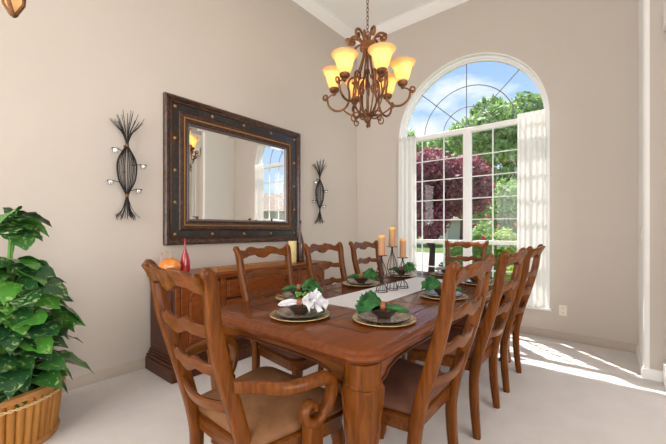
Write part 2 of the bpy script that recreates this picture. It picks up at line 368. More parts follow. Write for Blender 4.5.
struct('trim_2', MB().rings(moulding(crown, ((XL, YB), (XP, YB)), (0, -1))), M['trim'], angle=50)
struct('trim_3', MB().rings(moulding([(o*0.2, z) for o, z in [(0, 2.95), (0.03, 2.95), (0.05, 3.0), (0.05, 3.12), (0.09, 3.18), (0.09, 3.22), (0, 3.22)]], ((0.345, YR), (0.345, YP)), (-1, 0))), M['trim'], angle=50)
# ------------------------------------------------------------ arched window
win = bpy.data.objects.new('window_1', None); link(win); win['kind'] = 'structure'
YW = YB+0.10
outer = arch_loop(WX0, WX1, WZ0, WZS); inner = arch_loop(WX0, WX1, WZ0, WZS, inset=0.040)
obj('reveal_lining', hole_prism(outer, [arch_loop(WX0, WX1, WZ0, WZS, inset=0.012)], 'y', YB-0.004, YW-0.034), M['vinyl'], win, smooth=False)
obj('window_frame', hole_prism(outer, [inner], 'y', YW-0.035, YW+0.05), M['vinyl'], win, smooth=False)
inner2 = arch_loop(WX0, WX1, WZ0, WZS, inset=0.062)
obj('sash_frame', hole_prism(inner, [inner2], 'y', YW-0.012, YW+0.03), M['vinyl'], win, smooth=False)
XM = -1.47
obj('mullion', MB().box(XM-0.05, XM+0.05, YW-0.035, YW+0.045, WZ0+0.05, WZS-0.02), M['vinyl'], win, bevel=0.008)
obj('transom_bar', MB().box(WX0+0.05, WX1-0.05, YW-0.035, YW+0.045, WZS-0.035, WZS+0.03), M['vinyl'], win, bevel=0.008)
obj('sash_rail', MB().box(WX0+0.05, XM-0.05, YW-0.025, YW+0.03, 1.035, 1.085).box(XM+0.05, WX1-0.05, YW-0.025, YW+0.03, 1.035, 1.085), M['vinyl'], win, bevel=0.005)
mt = MB()
for x in (-2.11, -1.79, -1.155, -0.865): mt.box(x-0.006, x+0.006, YW-0.008, YW+0.012, WZ0+0.08, WZS-0.03)
for z in (0.70, 1.36, 1.64, 1.925, 2.205): mt.box(WX0+0.08, XM-0.05, YW-0.007, YW+0.011, z-0.006, z+0.006).box(XM+0.05, WX1-0.08, YW-0.007, YW+0.011, z-0.006, z+0.006)
obj('muntin_grid', mt, M['vinyl'], win, smooth=False)
sb = MB(); R0 = WR-0.062
for a in (45, 90, 135):
    a = math.radians(a); sb.tube([(WXC+0.0*math.cos(a), YW, WZS+0.03), (WXC+R0*math.cos(a), YW, WZS+R0*math.sin(a))], 0.0065, 6)
for r in (0.33*WR, 0.62*WR):
    sb.tube([(WXC+r*math.cos(PI*i/24), YW, WZS+r*math.sin(PI*i/24)) for i in range(25)], 0.0065, 6)
obj('sunburst_muntin', sb, M['came'], win)
obj('pane', MB().prism(arch_loop(WX0, WX1, WZ0, WZS, inset=0.06), 'y', YW+0.012, YW+0.017), M['pane'], win, smooth=False)
obj('window_sill', MB().box(WX0-0.02, WX1+0.02, YB-0.03, YB+0.11, WZ0-0.025, WZ0), M['trim'], win, bevel=0.006)
w2 = bpy.data.objects.new('window_2', None); link(w2); w2['kind'] = 'structure'
fm = hole_prism(side_win, [[(1.42, 0.87), (2.53, 0.87), (2.53, 2.35), (1.42, 2.35)]], 'y', YB+0.05, YB+0.11)
obj('window_frame', fm, M['vinyl'], w2, smooth=False)
obj('muntin_grid', MB().box(1.95, 1.99, YB+0.06, YB+0.1, 0.87, 2.35).box(1.42, 2.53, YB+0.065, YB+0.095, 1.6, 1.64), M['vinyl'], w2, smooth=False)
obj('pane', MB().box(1.42, 2.53, YB+0.078, YB+0.082, 0.87, 2.35), M['pane'], w2, smooth=False)
tag(obj('window_valance', MB().box(1.25, 2.7, YB-0.12, YB-0.004, 2.40, 2.62), M['wood_dark'], bevel=0.01), 'brown wooden valance box over the side room window, seen in the mirror', 'valance')
# column at the opening on the right
colm = thing('column', 'round white column on a square plinth at the right hand opening', 'column', (0.487, 3.60, 0))
obj('plinth', MB().box(-0.16, 0.16, -0.16, 0.16, 0, 0.17), M['trim'], colm, bevel=0.008)
obj('shaft', MB().lathe([(0.15, 0.17), (0.155, 0.19), (0.15, 0.22), (0.135, 0.235), (0.125, 0.27), (0.122, 1.0), (0.11, 2.66), (0.125, 2.68), (0.125, 2.70), (0.11, 2.71), (0.11, 2.76), (0.14, 2.80)], 40), M['trim'], colm)
obj('capital', MB().box(-0.16, 0.16, -0.16, 0.16, 2.80, 2.95), M['trim'], colm, bevel=0.01)

# ============================================================ sheer curtains, rods
def curtain(x0, x1, z0, z1, label, seed, folds):
    random.seed(seed); nx = folds*10; mb = MB(); rings = []
    ph = [random.uniform(-0.6, 0.6) for _ in range(folds+2)]; am = [random.uniform(0.5, 1.15) for _ in range(folds+2)]
    nz_ = 16
    for k in range(nz_+1):
        t = k/nz_; z = z0+(z1-z0)*t; row = []
        for i in range(nx+1):
            u = i/nx; fi = int(u*folds); flare = 1+0.06*(1-t)
            x = (x0+x1)/2+(u-0.5)*(x1-x0)*flare
            amp = (0.013*am[fi]*(0.55+0.45*(1-t)))*(1 if t < 0.97 else 0.5)
            y = YB-0.035+amp*math.sin(2*PI*folds*u+ph[fi]*(1-t))
            row.append((x, y, z+(0.012*math.sin(u*6+seed) if k == 0 else 0)))
        rings.append(row)
    mb.rings(rings, cap=False, closed=False)
    o = obj('sheer_curtain', mb, M['sheer'], angle=180)
    s_ = o.modifiers.new('thick', 'SOLIDIFY'); s_.thickness = 0.0012
    return tag(o, label, 'curtain', 'sheer curtains')
curtain(-2.42, -2.14, 0.33, 2.565, 'sheer white gathered curtain panel on the left side of the arched window', 3, 4)
curtain(-0.848, -0.565, 0.33, 2.59, 'sheer white gathered curtain panel on the right side of the arched window', 8, 5)
for x0, x1, w_ in ((-2.425, -2.20, 'left'), (-0.80, -0.60, 'right')):
    r_ = MB().tube([(x0, YB+0.012, 2.56), (x1, YB+0.012, 2.56)], 0.006, 8)
    ex = x0 if w_ == 'left' else x1
    r_.box(ex-0.008, ex+0.008, YB+0.002, YB+0.022, 2.545, 2.575)
    tag(obj('curtain_rod', r_, M['iron']), 'short dark curtain rod and bracket holding the %s sheer curtain' % w_, 'curtain rod', 'curtain rods')

# ============================================================ outlet, switch
o_ = thing('wall_outlet', 'ivory power outlet low on the window wall', 'outlet', (-0.404, YB, 0.327))
obj('cover_plate', MB().box(-0.036, 0.036, -0.006, 0, -0.058, 0.058), M['ivory'], o_, bevel=0.003)
for z in (-0.026, 0.026):
    q = obj('socket', MB().lathe([(0.017, 0), (0.017, 0.003)], 20), M['ivory'], o_); q.rotation_euler = (PI/2, 0, 0); q.location = (0, -0.006, z)
    obj('slot', MB().box(-0.008, -0.005, -0.0105, -0.009, z-0.004, z+0.008).box(0.005, 0.008, -0.0105, -0.009, z-0.004, z+0.008), M['slot'], o_, smooth=False)
s_ = thing('light_switch', 'ivory rocker light switch on the narrow side of the right pilaster', 'light switch', (XP-0.004, 3.90, 1.17))
obj('cover_plate', MB().box(-0.006, 0, -0.036, 0.036, -0.058, 0.058), M['ivory'], s_, bevel=0.003)
obj('rocker', MB().box(-0.011, -0.006, -0.016, 0.016, -0.033, 0.033), M['ivory'], s_, bevel=0.002)

# ============================================================ wall mirror
mr = thing('wall_mirror', 'large rectangular mirror in a studded dark bronze frame on the left wall', 'mirror', (XL+0.003, 2.3035, 1.783))
HY, HZ = 0.876, 0.703
def frame_ring(prof):
    """prof = [(inset, height)] swept round the rectangle with mitred corners"""
    rings = []
    for sy, sz in ((-1, -1), (1, -1), (1, 1), (-1, 1)):
        rings.append([(h, sy*(HY-i), sz*(HZ-i)) for i, h in prof])
    return MB().rings(rings, loop=True)
obj('outer_moulding', frame_ring([(0, 0), (0, 0.04), (0.012, 0.055), (0.03, 0.052), (0.05, 0.036), (0.066, 0.04), (0.07, 0.03), (0.07, 0)]), M['frame_brown'], mr, angle=25)
obj('stud_band', frame_ring([(0.07, 0), (0.07, 0.028), (0.135, 0.028), (0.135, 0)]), M['frame_black'], mr, angle=25)
obj('inner_moulding', frame_ring([(0.135, 0), (0.135, 0.034), (0.145, 0.042), (0.165, 0.045), (0.185, 0.038), (0.215, 0.030), (0.225, 0.034), (0.232, 0.02), (0.232, 0)]), M['frame_brown'], mr, angle=25)
obj('inner_fillet', frame_ring([(0.232, 0), (0.232, 0.026), (0.240, 0.024), (0.250, 0.012), (0.250, 0)]), M['silver_bead'], mr, angle=25)
bd = MB(); ins = 0.187
for sgn in (-1, 1):
    n = 95
    for i in range(n):
        y = -(HY-ins)+(2*(HY-ins))*i/(n-1); bd.sphere((0.040, y, sgn*(HZ-ins)), 0.0085, 6, 4)
    n = 70
    for i in range(1, n-1):
        z = -(HZ-ins)+(2*(HZ-ins))*i/(n-1); bd.sphere((0.040, sgn*(HY-ins), z), 0.0085, 6, 4)
obj('rope_beading', bd, M['gold'], mr)
sp = []
for i in range(5):
    y = -(HY-0.10)+2*(HY-0.10)*i/4; sp += [(y, HZ-0.10), (y, -(HZ-0.10))]
for i in range(1, 4):
    z = -(HZ-0.10)+2*(HZ-0.10)*i/4; sp += [(HY-0.10, z), (-(HY-0.10), z)]
st0 = MB().sphere((0, 0, 0), 0.016, 12, 8, sc=(0.6, 1, 1))
for k, (y, z) in enumerate(sp):
    if k == 0: s0 = obj('stud', st0, M['gold'], mr); s0.location = (0.028, y, z)
    else:
        c = s0.copy(); COL.objects.link(c); c.parent = mr; c.location = (0.028, y, z)
# bevelled mirror glass
gi, gb = 0.250, 0.275
gl = MB(); ring = lambda i, h: [(h, -(HY-i), -(HZ-i)), (h, (HY-i), -(HZ-i)), (h, (HY-i), (HZ-i)), (h, -(HY-i), (HZ-i))]
gl.rings([ring(gi, 0.0), ring(gi, 0.008), ring(gb, 0.010)], cap=True)
obj('mirror_glass', gl, M['mirror'], mr, smooth=False)

# ============================================================ wire sconces
def sconce(y, label):
    t = thing('wire_sconce', label, 'wall sconce', (XL, y, 1.31), 0, 'wire wall sconces')
    random.seed(5); wr = MB(); n = 30
    prof = [(0.0, 0.095), (0.07, 0.045), (0.16, 0.014), (0.195, 0.010), (0.24, 0.026), (0.32, 0.062), (0.42, 0.076), (0.50, 0.066), (0.58, 0.028), (0.615, 0.010), (0.65, 0.012), (0.73, 0.038), (0.80, 0.082), (0.86, 0.115)]
    for k in range(n):
        a = 2*PI*k/n+random.uniform(-0.06, 0.06); e0 = random.uniform(0.6, 1.1); e1 = random.uniform(0.55, 1.2)
        pts = []
        zt = random.uniform(0.80, 0.90); zb = random.uniform(-0.01, 0.03)
        for z, r in prof:
            r2 = r*(e0 if z < 0.16 else e1 if z > 0.65 else 1.0)
            zz = zb if z == 0.0 else (z if z < 0.7 else 0.7+(z-0.7)*(zt-0.7)/0.16)
            pts.append((0.07+r2*0.62*math.cos(a), r2*math.sin(a), zz))
        wr.tube(smooth_path(pts, 3), 0.0022, 5)
    obj('wire_bundle', wr, M['iron'], t)
    for zb_ in (0.185, 0.605): obj('binding', MB().lathe([(0.012, zb_), (0.014, zb_+0.005), (0.014, zb_+0.02), (0.012, zb_+0.025)], 12, (0.07, 0, 0)), M['bronze'], t)
    for zb_, xe in ((0.4, 0.03), (0.62, 0.058)): obj('wall_bracket', MB().tube([(0.0, 0, zb_), (xe, 0, zb_)], 0.005, 8), M['iron'], t)
    for dy, z in ((-0.088, 0.575), (0.125, 0.47), (-0.12, 0.31), (0.09, 0.255)):
        hld = MB(); cx = 0.075
        hld.tube([(cx+0.027*math.cos(2*PI*i/16), dy+0.027*math.sin(2*PI*i/16), z) for i in range(17)], 0.0028, 5)
        hld.tube([(0.07, 0.0 if abs(dy) < 0 else math.copysign(0.03, dy), z-0.015), (cx, dy-math.copysign(0.027, dy), z)], 0.003, 5)
        h = obj('cup_holder', hld, M['iron'], t)
        obj('glass_cup', MB().lathe([(0.012, -0.04), (0.021, -0.036), (0.026, -0.015), (0.025, 0.004), (0.023, 0.003), (0.023, -0.015), (0.018, -0.034), (0.002, -0.036)], 16, (cx, dy, z)), M['cup_glass'], h)
    return t
sconce(1.105, 'twisted black wire sconce with glass cups left of the mirror')
sconce(3.535, 'twisted black wire sconce with glass cups right of the mirror near the corner')

# ============================================================ sideboard
SX0, SX1, SY0, SY1, SZ = XL+0.022, -2.72, 1.31, 3.15, 0.84
sd = thing('sideboard', 'long cherry wood sideboard with panelled doors and drawers under the mirror', 'sideboard', ((SX0+SX1)/2, (SY0+SY1)/2, 0))
hx = (SX1-SX0)/2; hy = (SY1-SY0)/2
obj('body', MB().box(-hx, hx, -hy, hy, 0.15, 0.79), M['wood_dark'], sd, bevel=0.004)
pb = MB()
for e_, z0, z1 in ((0.045, 0.0, 0.11), (0.036, 0.11, 0.135), (0.022, 0.135, 0.155), (0.012, 0.155, 0.175)): pb.box(-hx, hx+e_, -hy-e_, hy+e_, z0, z1)
obj('plinth', pb, M['wood_dark'], sd, bevel=0.006)
obj('top', MB().box(-hx, hx+0.035, -hy-0.035, hy+0.035, 0.812, 0.84).box(-hx, hx+0.018, -hy-0.018, hy+0.018, 0.785, 0.812), M['wood_mid'], sd, bevel=0.008)
obj('side_panel', MB().box(-hx+0.05, hx-0.05, -hy-0.008, -hy+0.002, 0.22, 0.74), M['wood_dark'], sd, bevel=0.006)
def door(y0, y1, z0=0.20, z1=0.76):
    d = obj('door', MB().box(hx-0.002, hx+0.018, y0, y1, z0, z1), M['wood_mid'], sd, bevel=0.004)
    a, b = y0+0.055, y1-0.055; zb, zt = z0+0.06, z1-0.11; n = 14
    loop = [(a, zb), (b, zb), (b, zt)]+[((a+b)/2+(b-a)/2*math.cos(PI*i/n)*0.8, zt+0.055*math.sin(PI*i/n)) for i in range(n+1)]+[(a, zt)]
    def sc(f): cy, cz = (a+b)/2, (zb+zt)/2; return [(cy+(p[0]-cy)*f, cz+(p[1]-cz)*f) for p in loop]
    pm = MB().rings([[(hx+0.018, *p) for p in sc(1.06)], [(hx+0.026, *p) for p in sc(1.03)], [(hx+0.020, *p) for p in sc(0.98)], [(hx+0.019, *p) for p in sc(0.92)], [(hx+0.030, *p) for p in sc(0.80)]])
    obj('raised_panel', pm, M['wood_mid'], d)
    obj('door_pull', MB().sphere((hx+0.034, y1-0.025, 0.5), 0.012), M['iron'], d)
door(-hy+0.045, -hy+0.41); door(hy-0.41, hy-0.045)
dy0, dy1 = -hy+0.47, hy-0.47; n_ = 0
for z0, z1 in ((0.60, 0.76), (0.40, 0.58), (0.20, 0.38)):
    dr = obj('drawer', MB().box(hx-0.002, hx+0.018, dy0, dy1, z0, z1).box(hx+0.018, hx+0.026, dy0+0.02, dy1-0.02, z0+0.02, z1-0.02), M['wood_mid'], sd, bevel=0.006)
    for y in (dy0+0.16, dy1-0.16):
        zc = (z0+z1)/2
        hm = MB().sphere((hx+0.030, y-0.03, zc+0.01), 0.009, 8, 6).sphere((hx+0.030, y+0.03, zc+0.01), 0.009, 8, 6).sphere((hx+0.028, y, zc+0.012), 0.014, 10, 6, sc=(0.3, 1.6, 1))
        hm.tube(smooth_path([(hx+0.036, y-0.03, zc+0.01), (hx+0.04, y-0.02, zc-0.012), (hx+0.042, y, zc-0.018), (hx+0.04, y+0.02, zc-0.012), (hx+0.036, y+0.03, zc+0.01)], 4), 0.0035, 6)
        obj('handle', hm, M['iron'], dr)
for y0, y1 in ((-hy, -hy+0.04), (hy-0.04, hy), (-hy+0.415, -hy+0.465), (hy-0.465, hy-0.415)): obj('corner_pilaster', MB().box(hx, hx+0.014, y0, y1, 0.175, 0.785), M['wood_mid'], sd, bevel=0.004)
# things on the sideboard
g = thing('glass_pumpkin', 'orange glass pumpkin with a curled clear stem on the left end of the sideboard', 'pumpkin', (-2.95, 1.378, SZ))
pk = MB(); rings = []
for i in range(1, 14):
    a = PI*i/14; r = 0.088*math.sin(a)**0.8*(1 if a > 1.2 else 1); z = 0.062-0.062*math.cos(a)+(0.018*(i/14)**3)
    rings.append([(r*(1+0.06*abs(math.cos(4*2*PI*j/64)))*math.cos(2*PI*j/64), r*(1+0.06*abs(math.cos(4*2*PI*j/64)))*math.sin(2*PI*j/64), z) for j in range(64)])
pk.rings(rings); obj('pumpkin_body', pk, M['orange'], g)
cst = mat('clear_amber_glass', (0.75, 0.55, 0.38), 0.05, 0.6, trans=0.6)
obj('curled_stem', MB().tube(smooth_path([(0, 0, 0.135), (0.0, 0.01, 0.165), (-0.02, 0.0, 0.185), (-0.045, -0.025, 0.19), (-0.05, -0.045, 0.175), (-0.035, -0.055, 0.15), (-0.03, -0.06, 0.12)], 5), [0.009-0.005*i/30 for i in range(31)], 8), cst, g)
tag(obj('red_vase', MB().lathe([(0.030, 0), (0.038, 0.006), (0.042, 0.05), (0.040, 0.10), (0.030, 0.15), (0.016, 0.19), (0.010, 0.22), (0.008, 0.26), (0.009, 0.30), (0.011, 0.305), (0.007, 0.305), (0.006, 0.27)], 28), M['red'], loc=(-2.95, 1.515, SZ)), 'slim red glazed bottle vase beside the orange pumpkin', 'vase')
tag(obj('brown_vase', MB().lathe([(0.040, 0), (0.052, 0.01), (0.056, 0.12), (0.052, 0.19), (0.040, 0.25), (0.022, 0.32), (0.013, 0.37), (0.011, 0.45), (0.014, 0.49), (0.016, 0.495), (0.010, 0.495), (0.009, 0.45)], 28), M['brown_vase'], loc=(-2.92, 2.945, SZ)), 'tall dark brown bottle vase at the right end of the sideboard', 'vase')
pc = thing('pillar_candle', 'pale yellow pillar candle on the sideboard beside the brown vase', 'candle', (-2.90, 2.79, SZ))
obj('wax', MB().lathe([(0.048, 0), (0.05, 0.004), (0.05, 0.24), (0.046, 0.25), (0.03, 0.246), (0.004, 0.243)], 28), M['yellow'], pc)
obj('wick', MB().tube([(0, 0, 0.243), (0.002, 0, 0.258)], 0.0015, 5), M['slot'], pc)
ty = MB().box(-0.045, 0.045, -0.41, 0.41, 0, 0.02)
for y0, y1, x0, x1 in ((-0.41, 0.41, -0.045, -0.035), (-0.41, 0.41, 0.035, 0.045), (-0.41, -0.395, -0.035, 0.035), (0.395, 0.41, -0.035, 0.035)): ty.box(x0, x1, y0, y1, 0.02, 0.045)
tag(obj('wooden_tray', ty, M['tray_wood'], bevel=0.004, loc=(-2.755, 2.09, SZ)), 'long low wooden trough tray lying on top of the sideboard', 'tray')

# ============================================================ dining table
TX, TY, THX, THY = -1.25, 2.295, 0.585, 1.275; TZ = 0.762
tb = thing('dining_table', 'long cherry dining table with rounded corners and a scalloped apron', 'table', (TX, TY, 0))
def rrect(hx, hy, r, n=10):
    pts = []
    for cx, cy, a0 in ((hx-r, hy-r, 0), (-hx+r, hy-r, 90), (-hx+r, -hy+r, 180), (hx-r, -hy+r, 270)):
        for i in range(n+1):
            a = math.radians(a0+90*i/n); pts.append((cx+r*math.cos(a), cy+r*math.sin(a)))
    return pts
tp = MB()
prof = [(0.045, 0.708), (0.020, 0.708), (0.016, 0.716), (0.020, 0.720), (0.004, 0.724), (0.0, 0.732), (0.001, 0.742), (0.008, 0.748), (0.014, 0.750), (0.018, 0.757), (0.026, TZ)]
tp.rings([[(*p, z) for p in rrect(THX-i, THY-i, 0.12-i*0.5)] for i, z in prof])
obj('tabletop', tp, M['wood_y'], tb, angle=30)
obj('edge_groove', MB().rings([[(*p, z) for p in rrect(THX-i, THY-i, 0.11)] for i, z in ((0.0165, 0.7155), (0.0165, 0.7205), (0.03, 0.7205), (0.03, 0.7155))], loop=True), M['groove'], tb, angle=30)
gr = MB(); ix, iy = 0.17, 0.24; gz = TZ+0.0009
def strip(x0, y0, x1, y1, w=0.0032): gr.box(min(x0, x1)-w, max(x0, x1)+w, min(y0, y1)-w, max(y0, y1)+w, TZ-0.001, gz)
a, b = THX-ix, THY-iy
strip(-a, -b, a, -b); strip(-a, b, a, b); strip(-a, -b, -a, b); strip(a, -b, a, b)
for x in (-0.139, 0.139): strip(x, -b, x, b, 0.002)
for y in (-0.345, 0.345): strip(-a, y, a, y, 0.002)
obj('inlay_lines', gr, M['groove'], tb, smooth=False)
# apron with scalloped lower edge
def apron(L, n=60):
    """outline half-length L; returns list of (u, zlow)"""
    out = []
    for i in range(n+1):
        u = -L+2*L*i/n; d = L-abs(u)
        z = interp([(0.0, 0.575), (0.03, 0.58), (0.055, 0.600), (0.075, 0.602), (0.13, 0.640), (0.20, 0.655), (0.34, 0.660), (5, 0.660)], d)
        out.append((u, z))
    return out
ax, ay = THX-0.075, THY-0.075
for nm, L, pos, axis in (('n', ax-0.05, -ay, 'x'), ('f', ax-0.05, ay, 'x'), ('r', ay-0.05, ax, 'y'), ('l', ay-0.05, -ax, 'y')):
    ou = apron(L, 80); th = 0.012; rings = []
    s = math.copysign(1, pos)
    for u, z in ou:
        sec = [(pos-th*s, z), (pos+th*s, z), (pos+th*s, 0.708), (pos-th*s, 0.708)]
        rings.append([((u, q, zz) if axis == 'x' else (q, u, zz)) for q, zz in sec])
    ap = obj('apron', MB().rings(rings), M['wood_y'] if axis == 'y' else M['wood_x'], tb, angle=40)
    pth = [((u, pos+(th+0.001)*s, z+0.004) if axis == 'x' else (pos+(th+0.001)*s, u, z+0.004)) for u, z in ou]
    obj('apron_bead', MB().tube(pth, 0.007, 6), M['wood_dark'], ap)
def table_leg(sx, sy):
    cx, cy = sx*(THX-0.095), sy*(THY-0.095)
    lg = MB(); d = Vector((sx, sy, 0)).normalized(); n = 24
    lg.lathe([(0.076, 0.612), (0.080, 0.616), (0.080, 0.622), (0.074, 0.628), (0.074, 0.708)], 32, (cx, cy, 0))
    o = obj('leg', lg, M['wood_z'], tb, angle=40)
    # cabriole shaft: square section with faces turned out, soft edges
    pts = [(0.0, 0.0, 0.052), (0.05, 0.006, 0.038), (0.10, 0.004, 0.032), (0.22, 0.0, 0.040), (0.34, 0.0, 0.052), (0.46, 0.004, 0.062), (0.56, 0.006, 0.068), (0.614, 0.0, 0.070)]
    rings = []
    for i in range(25):
        z = 0.614*i/24; off = interp([(p[0], p[1]) for p in pts], z); h = interp([(p[0], p[2]) for p in pts], z)
        c = Vector((cx, cy, z))+d*off; row = []
        for j in range(32):
            a_ = 2*PI*j/32; ca, sa = math.cos(a_), math.sin(a_); m_ = (abs(ca)**5+abs(sa)**5)**(-1/5)
            row.append(c+Vector((ca*m_*h, sa*m_*h, 0)))
        rings.append(row)
    obj('leg_shaft', MB().rings(rings), M['wood_z'], o, angle=50)
    # curved knee carving: two raised lancet ridges on each outward face
    rd = MB()
    for fx, fy in ((sx, 0), (0, sy)):
        for q in (-1, 1):
            path = []
            for k in range(12):
                t = k/11; z = 0.60-0.20*t; h = interp([(p[0], p[2]) for p in pts], z); off = interp([(p[0], p[1]) for p in pts], z)
                lat = q*h*0.84*(1-t**1.3); c = Vector((cx, cy, z))+d*off; fc = h*(1-abs(lat/h)**5)**0.2
                path.append(c+Vector((fx, fy, 0))*(fc-0.001)+Vector((fy, fx, 0))*lat)
            rd.tube(path, 0.0035, 6)
    obj('knee_carving', rd, M['wood_z'], o)
for sx in (-1, 1):
    for sy in (-1, 1): table_leg(sx, sy)

# ============================================================ chairs
POST = [(0.0, -0.225), (0.08, -0.217), (0.2, -0.207), (0.35, -0.205), (0.475, -0.225), (0.6, -0.258), (0.733, -0.298), (0.9, -0.342), (1.02, -0.360), (1.05, -0.366), (1.078, -0.378), (1.094, -0.398)]
def post_y(z):
    for (a, b), (c, d) in zip(POST, POST[1:]):
        if z <= c: return b+(d-b)*(z-a)/(c-a)
    return POST[-1][1]
def make_chair(arms, seatm, label):
    t = thing('dining_armchair' if arms else 'dining_chair', label, 'chair')
    k = 1.0
    XS = [(0, 0.205), (0.2, 0.195), (0.45, 0.185), (0.75, 0.178), (1.0, 0.208), (1.1, 0.228)] if arms else [(0, 0.222*k), (0.2, 0.215*k), (0.45, 0.208*k), (0.75, 0.216*k), (1.0, 0.232*k), (1.1, 0.245*k)]
    for s in (-1, 1):
        path = smooth_path([(s*interp(XS, z), y, z) for z, y in POST], 4); n = len(path)
        wd = [0.036+0.006*(1-abs(2*i/(n-1)-0.8)) for i in range(n)]
        dp = [0.038+0.016*math.sin(PI*min(1, (i/(n-1))*1.15)) for i in range(n)]
        wd[-1] *= 0.72; wd[-2] *= 0.9; dp[-1] *= 0.6; dp[-2] *= 0.85
        obj('post', MB().sweep(path, (1, 0, 0), wd, dp, ch=0.16), M['wood_z'], t, angle=50)
    # slats
    def slat(name, zc, tops, bots, th, bow, tilt=1.0, xs=None, roll=0.0):
        n = 48; rings = []
        for i in range(n+1):
            u = -1+2*i/n; zt = zc+interp(tops, abs(u)); zb = zc+interp(bots, abs(u)); zm = (zt+zb)/2
            x = u*(interp(XS, zm)+(xs or 0.0)); yb = -bow*(1-u*u)
            ft = th/2; sec = []
            for z, o in ((zb, ft), (zt-0.006, ft), (zt, ft*0.4), (zt, -ft*0.4), (zt-0.006, -ft), (zb, -ft)):
                rl = roll*max(0, (abs(u)-0.6)/0.4)**2*(z-zb)/(zt-zb+1e-6)
                sec.append((x, post_y(z)+yb+o-rl, z))
            rings.append(sec)
        obj(name, MB().rings(rings), M['wood_x'], t, angle=50)
    slat('crest_rail', 1.07, [(0, 0.014), (0.12, 0.013), (0.35, 0.026), (0.50, 0.020), (0.72, 0.0), (0.85, 0.005), (1, 0.016)], [(0, -0.062), (0.10, -0.056), (0.3, -0.034), (0.55, -0.038), (0.8, -0.052), (1, -0.066)], 0.029, 0.035, xs=-0.004, roll=0.022)
    wt = [(0, 0.024), (0.14, 0.022), (0.36, 0.034), (0.6, 0.016), (1, 0.014)]; wbm = [(0, -0.036), (0.12, -0.031), (0.36, -0.014), (0.6, -0.024), (1, -0.030)]
    slat('ladder_slat', 0.892, wt, wbm, 0.020, 0.035)
    slat('ladder_slat', 0.748, wt, wbm, 0.020, 0.035)
    slat('lower_rail', 0.600, [(0, 0.010), (1, 0.026)], [(0, -0.028), (1, -0.016)], 0.022, 0.038)
    # seat frame and cushion: trapezoid, rounded
    fw, bw, sf, sbk = (0.285, 0.225, 0.235, -0.205) if arms else (0.255, 0.205, 0.225, -0.205)
    def seat_loop(e=0.0, n=8):
        pts = []; r = 0.07
        for cx, cy, a0 in ((fw+e-r, sf+e-r, 0), (-fw-e+r, sf+e-r, 90)):
            for i in range(n+1):
                a_ = math.radians(a0+90*i/n); pts.append((cx+r*math.cos(a_), cy+r*math.sin(a_)+0.02*(1-(cx/fw)**2)))
        pts += [(-bw-e, sbk-e+0.02), (-bw-e+0.02, sbk-e), (bw+e-0.02, sbk-e), (bw+e, sbk-e+0.02)]
        return pts
    n_l = len(seat_loop())
    obj('seat_frame', MB().rings([[(*p, z) for p in seat_loop(e_)] for e_, z in ((-0.02, 0.372), (0.0, 0.376), (0.004, 0.43), (0.008, 0.436), (0.0, 0.444), (-0.02, 0.446))]), M['wood_x'], t, angle=50)
    cu = MB(); rings = []
    for e_, z in ((-0.012, 0.444), (0.002, 0.452), (0.006, 0.470), (-0.008, 0.490), (-0.040, 0.506), (-0.09, 0.517), (-0.16, 0.522)):
        lp = seat_loop(); c_ = Vector((0, 0.01)); f_ = 1+e_/0.24
        rings.append([(p[0]*f_, (p[1]-0.01)*f_+0.01, z) for p in lp])
    cu.rings(rings); obj('seat_cushion', cu, seatm, t, angle=60)
    for s in (-1, 1):
        fx = s*(fw-0.04)
        path = smooth_path([(fx, sf-0.045, 0.44), (fx+s*0.006, sf-0.03, 0.36), (fx+s*0.008, sf-0.018, 0.29), (fx, sf-0.03, 0.17), (fx-s*0.004, sf-0.035, 0.07), (fx+s*0.004, sf-0.015, 0.015), (fx+s*0.004, sf-0.01, 0.0)], 5)
        n = len(path); wd = [interp([(0, 0.056), (0.3, 0.056), (0.6, 0.034), (0.82, 0.028), (1, 0.042)], i/(n-1)) for i in range(n)]
        obj('front_leg', MB().sweep(path, (1, 0, 0), wd, wd, ch=0.3), M['wood_z'], t, angle=50)
    if arms:
        for s in (-1, 1):
            zs = 0.675
            pth = [(s*0.185, post_y(0.68)+0.01, 0.684), (s*0.245, -0.21, 0.680), (s*0.315, -0.12, 0.668), (s*0.340, -0.02, 0.668), (s*0.345, 0.03, 0.664), (s*0.343, 0.062, 0.640), (s*0.338, 0.072, 0.60), (s*0.330, 0.064, 0.555), (s*0.318, 0.042, 0.515), (s*0.312, 0.010, 0.498), (s*0.308, -0.022, 0.503), (s*0.306, -0.042, 0.525), (s*0.306, -0.040, 0.553), (s*0.306, -0.018, 0.568), (s*0.306, 0.004, 0.558), (s*0.306, 0.006, 0.540)]
            P = smooth_path(pth, 6); n = len(P)
            # flat ribbon: width sideways, thin across
            wd = [interp([(0, 0.042), (0.25, 0.052), (0.45, 0.050), (1, 0.044)], i/(n-1)) for i in range(n)]
            dp = [interp([(0, 0.042), (0.25, 0.044), (0.42, 0.036), (1, 0.026)], i/(n-1)) for i in range(n)]
            ar = obj('arm', MB().sweep(P, (1, 0, 0), wd, dp, ch=0.25), M['wood_z'], t, angle=50)
            obj('arm_support', MB().box(s*0.300-0.024, s*0.300+0.024, -0.03, 0.045, 0.375, 0.497), M['wood_z'], ar, bevel=0.008)
    return t
def put(o, x, y, rz, label, group):
    o.location = (x, y, 0); o.rotation_euler = (0, 0, rz); o['label'] = label; o['group'] = group
side = make_chair(False, M['suede'], '')
GS = 'dining side chairs'
XRC = -0.828; XLC = -1.66
